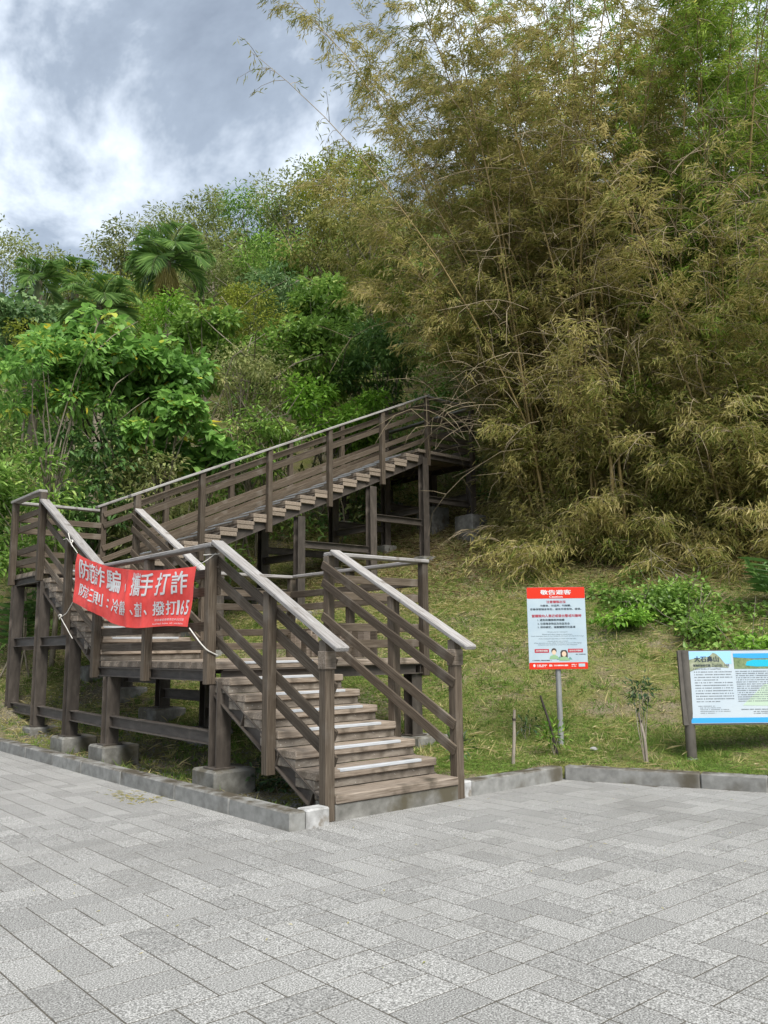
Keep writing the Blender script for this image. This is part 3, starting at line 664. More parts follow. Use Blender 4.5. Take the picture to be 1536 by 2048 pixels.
    print_lines([(X(.13), X(.30), Z(.950), .016), (X(.13), X(.28), Z(.968), .010), (X(.34), X(.40), Z(.955), .026), (X(.42), X(.67), Z(.955), .020), (X(.72), X(.81), Z(.945), .012), (X(.72), X(.80), Z(.965), .012)], y, M_WHITE, M, bd)
    plate('print_badge', X(.84), X(.95), Z(.972), Z(.935), y, y+.001, .004, M_SGN_W, M, bd)
caution_sign()
M_BRN = surf('dark_brown_metal_post', [(.3, (0.068, 0.061, 0.052)), (.7, (0.117, 0.106, 0.090))], (2, 2, 1), 5, 5, .5, .1, .002, 0, spec=.4, rnd='')
M_PANEL = surf('panel_white', [(.3, (0.425, 0.501, 0.561)), (.7, (0.484, 0.544, 0.586))], (1, 1, 1), 2, 2, .3, 0, rnd='')
M_PBLUE = flat('panel_blue', (.045, .33, .68), .35); M_PSKY = flat('panel_sky', (.30, .56, .80), .35); M_PSEA = flat('panel_turquoise', (.02, .42, .58), .35)
M_PMT = surf('panel_mountain', [(.3, (.16, .19, .12)), (.5, (.26, .29, .19)), (.7, (.36, .38, .28))], (1, 1, 1), 18, 5, .4, 0, rnd=''); M_PFOR = surf('panel_forest', [(.3, (.10, .15, .07)), (.7, (.24, .30, .15))], (1, 1, 1), 25, 5, .4, 0, rnd='')
M_PLIME = flat('panel_pale_green', (.44, .56, .44), .35); M_GP = flat('grey_print', (.16, .18, .20), .6)
def info_board():
    ang = math.atan2(-.65, .76); O = (4.55, .03, .10)
    T = empty('information_board', O, 'landscape information board with mountain picture in a dark brown frame', 'information board')
    M = sign_frame(O, ang); tl = math.radians(4)
    def c(x, z, y=0): return M @ Vector((x, y, z))
    wb = 1.45
    for xx in (0.0, wb):
        tube_obj('leg', [([c(xx, 0), c(xx, .3), c(xx, .62), c(xx, 1.34, .03)], [.062, .060, .060, .055])], M_BRN, T, 16)
        tube_obj('base_collar', [([c(xx, .02), c(xx, .10), c(xx, .115)], [.072, .072, .062])], M_GALV, T, 16)
    Mp = M @ Matrix.Translation((0, -.055, .49)) @ Matrix.Rotation(-tl, 4, 'X')
    # the frame and panel carry their print in front
    bk = plate('frame', -.085, wb+.085, 0, .865, 0, .045, .012, M_BRN, Mp, T)
    pn = plate('panel', .0, wb, .018, .852, -.006, -.001, .014, M_PANEL, Mp, bk)
    y = -.0075
    poly('blue_band', [(.004, .024), (wb-.004, .024), (wb-.004, .082), (.004, .082)], y, M_PBLUE, Mp, pn)
    poly('sky_picture', [(.002, .70), (.54, .70), (.54, .848), (.002, .848)], y, M_PSKY, Mp, pn)
    poly('mountain_picture', [(.002, .60), (.002, .745), (.10, .765), (.20, .765), (.28, .79), (.325, .832), (.36, .822), (.40, .785), (.45, .72), (.50, .655), (.42, .66), (.30, .665), (.15, .655)], y-.0016, M_PMT, Mp, pn)
    poly('coast_photo', [(.565, .64), (wb-.02, .64), (wb-.02, .82), (.565, .82)], y, M_PFOR, Mp, pn)
    poly('sea_picture', [(.565, .775), (.8, .76), (wb-.02, .765), (wb-.02, .82), (.565, .82)], y-.0016, M_PBLUE, Mp, pn)
    poly('bay_picture', [(.70+.0, .68), (.82, .665), (1.1, .665), (1.1, .745), (.80, .745), (.72, .725)], y-.0016, M_PSEA, Mp, pn)
    poly('green_picture', [(.62, .22), (wb-.02, .20), (wb-.02, .50), (.9, .46)], y, M_PLIME, Mp, pn)
    print_text('大石鼻山', .245, .758, .29, .068, y-.0034, M_DK, Mp, pn, .03); print_text('濱海的祕密花園', .18, .683, .205, .030, y-.0034, M_DK, Mp, pn, .02)
    print_text('Dashibi  Hill', .405, .685, .20, .034, y-.0034, M_DK, Mp, pn, .005); print_text('A Secret Garden of Coastal Plants', .24, .645, .33, .017, y-.0034, M_DK, Mp, pn, .005)
    rows = []
    for i in range(12): rows.append((.085, .085+(.53-.085)*(1 if i not in (3, 11) else .62), .608-i*.031, .0125))
    print_lines(rows, y, M_GP, Mp, pn)
    print_lines([(.10, .30, .215, .008), (.12, .36, .195, .008), (.12, .46, .175, .008), (.12, .47, .155, .008), (.12, .30, .135, .008)], y, M_GP, Mp, pn)
    print_lines([(.575, wb-.06, .612-i*.0245, .0095) for i in range(15)], y-.0018, M_GP, Mp, pn)
    print_lines([(.60, wb-.06, .175, .010), (.74, wb-.06, .15, .008), (.74, wb-.2, .13, .008)], y-.0018, M_GP, Mp, pn)
info_board()

# ------------------------------------------------------------------ lawn: blades, straw, stones, stakes
M_GRASS = leaf_mat('grass_blades', [(0, (.085, .160, .028)), (.35, (.180, .285, .052)), (.55, (.29, .335, .090)), (.8, (.50, .435, .20)), (1, (.66, .57, .34))], .4, .6, .2)
def visible(P, m=60):
    q = proj(P); return (q[:, 2] > .5) & (q[:, 0] > -m) & (q[:, 0] < 1536+m) & (q[:, 1] > -m) & (q[:, 1] < 2048+m)
def lawn():
    n = 620000; X = rng.uniform(-.4, 13.5, n); Y = rng.uniform(-2.5, 13.0, n)
    dist = np.hypot(X-CAMP[0], Y-CAMP[1])
    keep = (sd_plaza(X, Y) > .10) & (rng.random(n) < np.clip((11.0/dist)**1.6, .12, 1))
    under = (X < 1.7) & (X > -.3) & (Y > 1.0) & (Y < 10.5)
    keep &= ~(under & (rng.random(n) > .10))
    keep &= ~((X > 0) & (X < 1.6) & (Y < 3.2))
    bare = fnoise(X*.55+3, Y*.55, 21); keep &= ~((bare > .60) & (rng.random(n) < .7))
    X, Y = X[keep], Y[keep]; P = np.column_stack([X, Y, terr(X, Y)-.005]); k = visible(P, 160); P = P[k]; X, Y = X[k], Y[k]; n = len(P)
    s = .865*X+.503*Y
    dry = np.clip(.02+.75*(fnoise(X*.8, Y*.8, 31)-.42)*1.9+.085*(s-7)+.35*(fnoise(X*2.7, Y*2.7, 33)-.5), 0, 1)
    dry = np.where((X < 2) & (Y > 3), np.maximum(dry, .35), dry)
    t = np.where(rng.random(n) < dry, rng.uniform(.55, 1, n), rng.uniform(0, .5, n))
    hgt = rng.uniform(.025, .075, n)*(1+.5*(rng.random(n) < .06)); lie = rng.random(n) < .22+.3*dry
    D = rdir(n); D[:, 2] = np.where(lie, .08, .9); D = unit(D)
    Nn = rdir(n); L = np.where(lie, hgt*2.2, hgt); Wd = rng.uniform(.005, .010, n)*np.where(dist[keep][k] > 13, 1.5, 1.0)
    P[:, 2] += np.where(lie, .02, 0)
    Sd = unit(np.cross(D, Nn)); V = np.stack([P-Sd*Wd[:, None]*.5, P+Sd*Wd[:, None]*.5, P+D*L[:, None]], 1).reshape(-1, 3)
    F = np.arange(3*n).reshape(-1, 3)
    nt_ = 5200; X2 = rng.uniform(-.3, 12.5, nt_); Y2 = rng.uniform(-2.2, 11.5, nt_); kk = (sd_plaza(X2, Y2) > .2) & (fnoise(X2*1.3, Y2*1.3, 71) > .47) & ~((X2 > -.1) & (X2 < 1.7) & (Y2 < 3.4))
    X2, Y2 = X2[kk], Y2[kk]; per = 11; C2 = np.repeat(np.column_stack([X2, Y2]), per, 0)+rng.normal(0, .03, (len(X2)*per, 2)); P2 = np.column_stack([C2, terr(C2[:, 0], C2[:, 1])-.005]); m2 = len(P2)
    D2 = rdir(m2); D2[:, 2] = np.abs(D2[:, 2])*.6+.65; D2 = unit(D2); S2 = unit(np.cross(D2, rdir(m2))); L2_ = rng.uniform(.06, .17, m2)[:, None]; w2 = rng.uniform(.004, .008, m2)[:, None]
    V2 = np.stack([P2-S2*w2, P2+S2*w2, P2+D2*L2_], 1).reshape(-1, 3); t2 = np.clip(np.repeat(rng.choice([.15, .3, .42, .7, .85], len(X2), p=[.25, .3, .2, .15, .1]), per)+rng.normal(0, .08, m2), 0, 1)
    V = np.concatenate([V, V2]); F = np.arange(len(V)).reshape(-1, 3); t = np.concatenate([t, t2])
    link('lawn_grass', np_mesh('lawn_grass', V, F, t, M_GRASS), kind='stuff', label='short patchy green and straw coloured grass on the slope')
    # cut straw and fallen leaves lying about
    n = 60000; X = rng.uniform(-.3, 13, n); Y = rng.uniform(-2, 12.5, n); w = fnoise(X*.6, Y*.6, 44)
    s = .865*X+.503*Y; keep = (sd_plaza(X, Y) > .15) & (rng.random(n) < np.clip((w-.40)*2.0+.11*(s-8.0), .05, 1)); keep &= ~((X > -.1) & (X < 1.6) & (Y < 3.4))
    X, Y = X[keep], Y[keep]; n = len(X); P = np.column_stack([X, Y, terr(X, Y)+rng.uniform(.015, .05, n)])
    D = rdir(n); D[:, 2] = D[:, 2]*.25+.1; V, F, t = leaves(P, D, np.tile([0, 0, 1.], (n, 1))+.3*rdir(n), rng.uniform(.08, .30, n), rng.uniform(.008, .022, n), rng.uniform(.62, 1, n))
    link('straw_litter', np_mesh('straw_litter', V, F, t, M_GRASS), kind='stuff', label='pale dry straw and fallen bamboo leaves scattered over the slope')
    # moss, soil crumbs and gravel inside the bed under the stairs
    n = 9000; X = rng.uniform(-.36, 1.5, n); Y = rng.uniform(1.0, 10.4, n); P = np.column_stack([X, Y, terr(X, Y)+.004]); r = rng.uniform(.006, .022, n)
    k = visible(P); P, r = P[k], r[k]; n = len(P)
    tet = unit(np.array([[1, 1, 1], [-1, -1, 1], [-1, 1, -1], [1, -1, -1.]]))
    A = rng.uniform(0, 6.28, n); c, s_ = np.cos(A)[:, None], np.sin(A)[:, None]
    T = np.stack([np.concatenate([c*v[0]-s_*v[1], s_*v[0]+c*v[1], np.full((n, 1), v[2]*.7)], 1) for v in tet], 1)*r[:, None, None]*rng.uniform(.6, 1.3, (n, 4, 1))
    V = (P[:, None]+T).reshape(-1, 3); b = np.arange(n)[:, None]*4
    F = np.concatenate([b+np.array([q]) for q in ((0, 1, 2), (0, 2, 3), (0, 3, 1), (1, 3, 2))], 1).reshape(-1, 3)
    link('gravel', np_mesh('gravel', V, F, None, M_CONC), kind='stuff', label='loose gravel on the soil under the staircase')
lawn()
M_STAKE = surf('grey_stake_wood', [(.3, (.16, .13, .10)), (.7, (.36, .32, .27))], (14, 14, 2), 3, 6, .9, .4, .003, 0)
M_DSTK = flat('dark_stick', (.045, .038, .032), .9)
M_SAP = leaf_mat('sapling_leaf', [(0, (.018, .040, .018)), (.5, (.040, .085, .035)), (1, (.10, .17, .05))], .2)
M_LIME = leaf_mat('lime_leaf', [(0, (.05, .12, .012)), (.5, (.11, .23, .022)), (1, (.24, .36, .05))], .3)
def gz(x, y): return float(terr(x, y))
def stake(x, y, h, lean, mat, label, r=.02):
    z = gz(x, y)-.03; T = empty('wooden_stake', (x, y, z), label, 'stake')
    P = [np.array([x, y, z])+np.array([lean[0]*t, lean[1]*t, h*t])+np.array([.012*math.sin(5*t+x), .01*math.cos(7*t), 0]) for t in np.linspace(0, 1, 7)]
    tube_obj('shaft', [(P, np.linspace(r*1.1, r*.8, 7))], mat, T, 7)
    q = P[5]; tube_obj('tie', [([q+np.array([0, 0, -.012]), q+np.array([0, 0, .012])], [r*1.25, r*1.25])], M_DSTK, T, 7)
    return T
stake(2.95, 1.36, .66, (.03, -.01), M_STAKE, 'short grey stake in the grass beside the right stair post')
stake(3.72, 1.30, .74, (-.12, .16), M_DSTK, 'dark leaning stick at the foot of the caution sign', .016)
def leafy(name, label, cat, base, pts, n, Lr, Wr, mat, stem=.008, shape='lance', spread=.1, stemmat=None, up=.2, group=None):
    base = np.array(base, float); T = empty(name, base, label, cat, group); paths = []; Ps, Ds = [], []
    for p in pts:
        p = np.array(p, float)+base; mid = (base+p)/2+rng.normal(0, .02, 3); paths.append(([base, mid, p], [stem, stem*.8, stem*.4]))
        m = max(1, n//len(pts)); q = p+rng.normal(0, spread, (m, 3)); Ps.append(q); Ds.append(unit(q-p)+np.array([0, 0, up])+.4*rdir(m))
    tube_obj('stem', paths, stemmat or M_STAKE, T, 5)
    P = np.concatenate(Ps); D = np.concatenate(Ds); m = len(P)
    V, F, t = leaves(P, D, np.tile([0, 0, 1.], (m, 1))+.5*rdir(m), rng.uniform(*Lr, m), rng.uniform(*Wr, m), rng.random(m), shape)
    link('foliage', np_mesh('foliage', V-base, F, t, mat), Matrix.Translation(Vector(base)), T, kind='stuff'); return T
zs = gz(4.03, .27)
stake(4.03, .27, .60, (-.07, .05), M_STAKE, 'pale stake supporting the small sapling on the lawn', .017)
leafy('sapling', 'slender dark green sapling tied to a stake between the two signs', 'sapling', (4.0, .30, zs-.02), [(-.02, .03, .84), (-.06, .06, .82), (.06, -.06, .84), (.0, .0, .90), (-.02, .02, .68)], 150, (.06, .10), (.018, .03), M_SAP, .006, spread=.05)
leafy('low_plant', 'tiny yellow green plant sprouting at the dark leaning stick', 'plant', (3.66, 1.33, gz(3.66, 1.33)), [(-.03, .05, .2), (.05, -.04, .24), (-.06, .02, .28)], 110, (.06, .11), (.02, .035), M_LIME, .004, spread=.06)
leafy('low_plant', 'small dark green seedling on the lawn right of the stair post', 'plant', (2.62, 1.95, gz(2.62, 1.95)), [(0, 0, .28), (.06, -.03, .20), (-.05, .02, .22)], 60, (.06, .12), (.02, .04), M_SAP, .004, spread=.05)
leafy('low_plant', 'dark seedling on the lawn left of the caution sign pole', 'plant', (4.0, 2.05, gz(4.0, 2.05)), [(0, 0, .16), (.05, -.03, .2), (-.05, .04, .18)], 40, (.06, .12), (.02, .04), M_SAP, .004, spread=.06)
leafy('weed_clump', 'dark green weeds growing beside the nearest concrete footing', 'plant', (.52, 2.62, gz(.52, 2.62)), [(0, 0, .14), (.12, -.1, .16), (-.1, .1, .12), (.1, .15, .15)], 260, (.05, .10), (.03, .05), M_SAP, .003, 'ovate', .09)
def stone(x, y, r, mat, label, nm='stone'):
    bm = bmesh.new(); bmesh.ops.create_icosphere(bm, subdivisions=2, radius=r)
    for v in bm.verts: v.co *= 1+.25*math.sin(v.co.x*40/r*.05+v.co.y*9/r*.3); v.co.z *= .6
    me = bpy.data.meshes.new(nm); bm.to_mesh(me); bm.free(); link(nm, me, Matrix.Translation((x, y, gz(x, y)+r*.3)), None, mat, label=label, category='stone')
stone(4.12, 1.08, .045, M_KWHITE, 'small whitish stone on the lawn right of the sign pole')

# ------------------------------------------------------------------ vegetation materials
def greens(name, a, b, c, d=None, tr=.42, rough=.45, spec=.4): return leaf_mat(name, [(0, a), (.45, b), (.85, c), (1, d or c)], tr, rough, spec)
G_MID = greens('mid_green_leaf', (0.092, 0.175, 0.033), (0.190, 0.327, 0.061), (0.335, 0.516, 0.114), (0.516, 0.608, 0.152))
G_BIG = greens('broad_green_leaf', (0.084, 0.183, 0.040), (0.175, 0.350, 0.074), (0.320, 0.547, 0.129), (0.699, 0.577, 0.061), .45, .5, .3)
G_DARK = greens('dark_green_leaf', (0.063, 0.136, 0.038), (0.128, 0.247, 0.065), (0.247, 0.394, 0.111), None, .35)
G_PALE = greens('pale_olive_leaf', (0.137, 0.166, 0.054), (0.261, 0.303, 0.102), (0.392, 0.434, 0.166), (0.523, 0.463, 0.238))
G_YEL = greens('yellow_green_leaf', (0.137, 0.173, 0.023), (0.263, 0.315, 0.044), (0.410, 0.452, 0.079), (0.504, 0.441, 0.105))
G_BLUE = greens('blue_green_leaf', (.075, .150, .050), (.150, .260, .095), (.27, .39, .16))
G_BRI = greens('bright_green_leaf', (0.095, 0.211, 0.023), (0.191, 0.376, 0.043), (0.332, 0.548, 0.083))
G_PALM = greens('palm_leaf', (0.077, 0.157, 0.041), (0.167, 0.301, 0.079), (0.358, 0.526, 0.157), None, .3, .4)
G_BAM = leaf_mat('dry_bamboo_leaf', [(0, (0.126, 0.180, 0.031)), (.25, (0.246, 0.266, 0.067)), (.48, (0.378, 0.354, 0.114)), (.75, (0.498, 0.432, 0.168)), (1, (0.624, 0.540, 0.264))], .48, .5, .25)
G_BAMG = leaf_mat('green_bamboo_leaf', [(0, (0.120, 0.212, 0.029)), (.4, (0.254, 0.396, 0.056)), (.8, (0.454, 0.581, 0.113)), (1, (0.652, 0.623, 0.184))], .48, .45, .35)
G_BAMY = leaf_mat('olive_bamboo_leaf', [(0, (0.127, 0.143, 0.033)), (.4, (0.253, 0.264, 0.068)), (.8, (0.396, 0.380, 0.127)), (1, (0.528, 0.451, 0.198))], .45, .5, .3)
M_BARK = surf('pale_bark', [(.3, (.10, .085, .060)), (.5, (.19, .165, .12)), (.75, (.30, .27, .21))], (6, 6, 1.5), 4, 6, .9, .4, .004, 0)
M_DBARK = surf('dark_bark', [(.3, (.035, .028, .018)), (.7, (.10, .085, .055))], (6, 6, 1.5), 4, 6, .9, .4, .004, 0)
M_CULM = surf('bamboo_culm', [(.3, (.16, .115, .042)), (.5, (.29, .215, .085)), (.75, (.42, .33, .15))], (3, 3, .8), 3, 5, .5, .15, .002, .25, spec=.4)
M_TWIG = surf('pale_dead_twig', [(.3, (.17, .135, .080)), (.7, (.34, .28, .19))], (1, 1, 1), 5, 3, .9, 0)

def plant(name, label, cat, base, c, rad, nleaf, Lr, Wr, mat, shape='ovate', trunk=.07, nclump=16, bark=None, bare=0, droop=.15, tilt=.55, shell=.6, csz=.34, stems=1):
    """a tree or shrub: trunk and limbs reaching clumps of leaves spread through an uneven crown"""
    base = np.array([base[0], base[1], gz(base[0], base[1])-.1]); c = np.array(c, float); rad = np.array(rad, float)
    T = empty(name, base, label, cat); g = np.random.default_rng(abs(hash(label)) % (2**31) if False else sum(map(ord, label)))
    d = rdir(nclump, g); d[:, 2] = d[:, 2]*.9+.1; rr = shell+(1-shell)*g.random(nclump); C = c+d*rr[:, None]*rad*(.75+.45*g.random((nclump, 1)))
    paths = []; fork = base+(c-base)*.55+g.normal(0, .06, 3)*np.linalg.norm(rad)
    for sN in range(stems):   # stems meet at the fork
        b0 = base+(g.normal(0, .25, 3)*np.array([1, 1, 0]) if stems > 1 else 0)
        t = np.linspace(0, 1, 6)[:, None]; P = b0+(fork-b0)*t+np.sin(t*np.pi)*g.normal(0, .10, 3)*np.linalg.norm(fork-b0)*.5
        paths.append((P, trunk*np.linspace(1, .62, 6)/math.sqrt(stems)))
    for q in C[:12]:
        w_ = g.random(); st = (base+(fork-base)*(.72+.28*w_)) if w_ < .5 else fork+(c-fork)*(w_-.5)
        m = st+(q-st)*.5+g.normal(0, .10, 3)*rad
        paths.append((np.array([st, (st+m)/2+g.normal(0, .04, 3), m, (m+q)/2+g.normal(0, .05, 3)*rad, q]), trunk*np.array([.5, .38, .28, .18, .07])))
    for _ in range(bare):
        a = C[g.integers(0, nclump)]; e = a+(rdir(1, g)[0]*np.array([1, 1, .6])+np.array([0, 0, .5]))*rad.mean()*g.uniform(.6, 1.3); m = (a+e)/2+g.normal(0, .12, 3)
        paths.append((np.array([a, m, e]), trunk*np.array([.22, .15, .05])+.004))
    tube_obj('trunk', paths, bark or M_BARK, T, 6)
    k = g.integers(0, nclump, nleaf); cs = (csz*rad.mean()*(.7+.6*g.random(nclump)))
    off = g.normal(0, 1, (nleaf, 3)); off = unit(off)*(g.random((nleaf, 1))**.45)*np.array([1.15, 1.15, .75])
    P = C[k]+off*cs[k][:, None]
    D = unit(off)*.8+np.array([0, 0, -.15])+.55*rdir(nleaf, g); Nn = np.array([0, 0, 1.])+tilt*rdir(nleaf, g)+.25*off
    tint = np.clip(.42+.22*g.normal(size=nleaf)+.13*g.normal(size=nclump)[k], 0, .93); tint = np.where(g.random(nleaf) < .012, 1, tint)
    V, F, tt = leaves(P, D, Nn, g.uniform(*Lr, nleaf), g.uniform(*Wr, nleaf), tint, shape, .16, droop)
    link('crown', np_mesh('crown', V-base, F, tt, mat), Matrix.Translation(Vector(base)), T, kind='stuff')
    return T

def palm(label, c, crown_r, nfr, trunk_r=.12, skirt=False):
    base = np.array([c[0], c[1], gz(c[0], c[1])-.1]); c = np.array(c, float); T = empty('palm_tree', base, label, 'palm tree', 'palms on the hillside')
    g = np.random.default_rng(int(c[0]*1000)); t = np.linspace(0, 1, 8)[:, None]
    P = base+(c-base)*t+np.sin(t*3)*np.array([.08, -.05, 0]); tube_obj('trunk', [(P, trunk_r*np.linspace(1.25, .8, 8))], M_BARK, T, 9)
    tube_obj('crownshaft', [(np.array([c-[0, 0, .75], c-[0, 0, .3], c+[0, 0, .15]]), np.array([trunk_r*.95, trunk_r*1.15, trunk_r*.5]))], G_PALM_SH, T, 9)
    for i in range(nfr):
        az = i*2.39996+g.uniform(-.25, .25); el = math.radians(86-i*(95/nfr)+g.uniform(-8, 8)); ln = crown_r*g.uniform(.85, 1.15)
        h = np.array([math.cos(az), math.sin(az), 0.]); n = 14; pts = [c.copy()]; e = el
        for k in range(n): pts.append(pts[-1]+(h*math.cos(e)+np.array([0, 0, math.sin(e)]))*ln/n); e -= math.radians(4.5+5.5*(k/n))
        pts = np.array(pts); V1, F1 = tubes([(pts, np.linspace(.022, .006, n+1))], 4)
        m = 28; u = np.linspace(.14, 1, m); idx = u*n; i0 = np.minimum(idx.astype(int), n-1); Q = pts[i0]+(pts[i0+1]-pts[i0])*(idx-i0)[:, None]; Tn = unit(pts[i0+1]-pts[i0])
        side = unit(np.cross(Tn, np.array([0, 0, 1.])+.001)); upv = np.cross(side, Tn)
        Ps, Ds, Ls = [], [], []
        for sg in (-1, 1):
            Ps.append(Q); Ds.append(side*sg*.8+Tn*.65+upv*(.35-.35*u[:, None])+np.array([0, 0, -.40])*u[:, None]+.10*rdir(m, g)); Ls.append(crown_r*.50*np.sin(np.pi*np.clip(u*.85+.12, 0, 1))+.12)
        Pp, Dp, Lp = np.concatenate(Ps), np.concatenate(Ds), np.concatenate(Ls)
        V2, F2, t2 = leaves(Pp, Dp, np.array([0, 0, 1.])+.2*rdir(len(Pp), g), Lp, np.full(len(Pp), .042), np.clip(g.normal(.45, .22, len(Pp)), 0, 1), 'lance', .1, .2)
        me1 = np_mesh('frond', V2-base, F2, t2, G_PALM); fr = link('frond', me1, Matrix.Translation(Vector(base)), T)
        link('rachis', np_mesh('rachis', V1-base, F1, None, G_PALM_SH), Matrix.Translation(Vector(base)), fr)
    if skirt:
        n = 500; a = g.uniform(0, 6.28, n); P = c+np.column_stack([.22*np.cos(a), .22*np.sin(a), g.uniform(-.75, -.15, n)])
        D = np.column_stack([.3*np.cos(a), .3*np.sin(a), -np.ones(n)]); V, F, t = leaves(P, D, rdir(n, g), g.uniform(.3, .7, n), np.full(n, .03), g.uniform(.3, .9, n))
        link('fruit_cluster', np_mesh('fruit_cluster', V-base, F, t, G_BAM), Matrix.Translation(Vector(base)), T)
G_PALM_SH = surf('palm_shaft', [(.3, (.05, .075, .03)), (.7, (.12, .15, .06))], (2, 2, 1), 4, 3, .6, 0)
palm('tallest palm with drooping fronds against the hillside, brown fruit below its crown', (6.42, 18.09, 13.6), 1.5, 15, .11, True)
palm('small palm at the far left skyline with upright fronds', (3.54, 21.35, 13.3), 1.05, 9)
palm('dusky palm just right of the leftmost palm', (5.42, 23.36, 14.6), 1.15, 9)
palm('low palm with dense upright fronds above the broad-leaved tree', (3.88, 17.0, 11.1), 1.25, 11)

TR, SH = 'tree', 'shrub'
plant('broadleaf_tree', 'tree with very large glossy green leaves behind the middle landing', TR, (2.6, 12.2), (2.85, 12.1, 7.75), (1.95, 1.4, .72), 5200, (.12, .25), (.10, .21), G_BIG, 'heart', .08, 40, droop=.3, shell=.4, csz=.36, bark=M_DBARK)
plant('broadleaf_tree', 'lower big-leaved tree just under the large glossy crown', TR, (3.3, 11.5), (3.25, 11.3, 6.3), (1.0, .8, 1.0), 1500, (.11, .23), (.09, .19), G_BIG, 'heart', .06, 12, droop=.3)
plant('broadleaf_tree', 'pale-trunked small tree with a few yellow leaves at the left edge', TR, (1.02, 11.2), (.62, 11.45, 6.95), (1.4, 1.1, .95), 3000, (.11, .21), (.06, .10), G_BIG, 'ovate', .055, 30, bare=4, droop=.2)
plant('feathery_shrub', 'light green feathery shrub in the middle of the bank', SH, (7.0, 14.5), (7.03, 14.36, 10.4), (1.2, 1.1, 1.3), 5200, (.08, .15), (.03, .05), G_YEL, 'lance', .06, 26, stems=3, bare=8)
plant('feathery_shrub', 'olive wispy shrub behind the start of the upper flight', SH, (5.9, 12.2), (5.93, 12.1, 7.6), (1.15, 1.0, 1.7), 5200, (.08, .16), (.03, .05), G_PALE, 'lance', .06, 28, stems=4, bare=22)
plant('round_bush', 'dark round bush beside the light green feathery shrub', SH, (5.4, 13.7), (5.43, 13.55, 9.7), (.95, .9, .8), 1500, (.13, .22), (.08, .14), G_MID, 'ovate', .06, 18, bare=4)
plant('round_bush', 'dense round green bush high on the bank left of the bamboo', SH, (10.3, 15.4), (10.27, 15.21, 12.2), (1.4, 1.2, 1.0), 2200, (.14, .24), (.08, .14), G_MID, 'ovate', .07, 20)
plant('yellow_bush', 'yellow green bush at the left foot of the bamboo foliage', SH, (10.9, 12.9), (10.91, 12.79, 11.8), (1.25, 1.1, 1.15), 3800, (.12, .20), (.025, .045), G_YEL, 'lance', .05, 24, stems=3)
plant('glossy_shrub', 'deep green glossy shrub above the middle of the upper flight', SH, (8.2, 12.5), (8.21, 12.39, 9.1), (1.5, 1.1, 1.15), 3400, (.13, .24), (.07, .11), G_MID, 'ovate', .06, 26, stems=3, bare=6)
plant('glossy_shrub', 'dark leafy shrub between the bamboo and the upper railing', SH, (9.5, 11.9), (9.49, 11.7, 9.1), (1.35, 1.0, 1.25), 3200, (.12, .22), (.05, .09), G_DARK, 'ovate', .06, 24, stems=3, bare=8)
plant('glossy_shrub', 'low bright green shrub touching the top of the upper railing', SH, (7.9, 11.5), (7.92, 11.3, 7.35), (1.75, .8, .9), 3600, (.12, .22), (.05, .09), G_BRI, 'ovate', .05, 26, stems=4)
plant('broadleaf_plant', 'bright big-leaved plant right behind the lower end of the upper flight', SH, (4.1, 11.3), (4.1, 11.1, 5.9), (.7, .6, .6), 300, (.20, .34), (.16, .26), G_BIG, 'heart', .03, 12, droop=.3, stems=3)
plant('understory_shrub', 'green fern-like undergrowth left of the middle landing', SH, (.3, 11.3), (.26, 11.2, 3.9), (1.1, .8, 1.4), 2600, (.12, .22), (.05, .09), G_MID, 'ovate', .04, 24, stems=4)
plant('understory_shrub', 'shaded undergrowth beneath the pale-trunked tree', SH, (2.0, 11.7), (2.01, 11.7, 4.6), (1.1, .7, 1.6), 2600, (.12, .22), (.05, .09), G_DARK, 'ovate', .04, 26, stems=4, bare=14)
plant('understory_shrub', 'olive undergrowth behind the back rail of the middle landing', SH, (2.9, 11.2), (2.9, 11.2, 4.4), (1.1, .5, 1.3), 2600, (.09, .17), (.04, .07), G_PALE, 'ovate', .04, 24, stems=4, bare=12)
plant('understory_shrub', 'green shrub with pale twigs behind the middle of the upper flight', SH, (5.8, 11.3), (5.78, 11.2, 6.4), (1.0, .6, 1.0), 2000, (.09, .17), (.04, .07), G_MID, 'ovate', .05, 20, stems=4, bare=20)
plant('ivy_mound', 'blue green leafy mound at the far left below the skyline', SH, (3.1, 20.6), (3.06, 20.45, 11.3), (1.7, 1.2, .95), 2600, (.14, .24), (.10, .16), G_BLUE, 'heart', .05, 26, shell=.75, droop=.3)
plant('hedge_mound', 'yellow green creeper mound under the low palm', SH, (3.6, 18.4), (3.64, 18.4, 10.1), (1.6, 1.0, .8), 3800, (.07, .12), (.04, .06), G_YEL, 'ovate', .05, 26, shell=.75)
plant('hedge_mound', 'lime creeper mound behind the tallest palm trunk', SH, (7.1, 22.2), (7.14, 22.15, 13.5), (2.2, 1.5, 1.1), 4200, (.09, .15), (.04, .07), G_YEL, 'ovate', .05, 26, shell=.75)
plant('hedge_mound', 'light green bush hiding the foot of the tallest palm', SH, (6.1, 17.0), (6.0, 17.0, 10.9), (1.3, .9, 1.1), 3000, (.09, .15), (.04, .07), G_BRI, 'ovate', .05, 24, shell=.6)
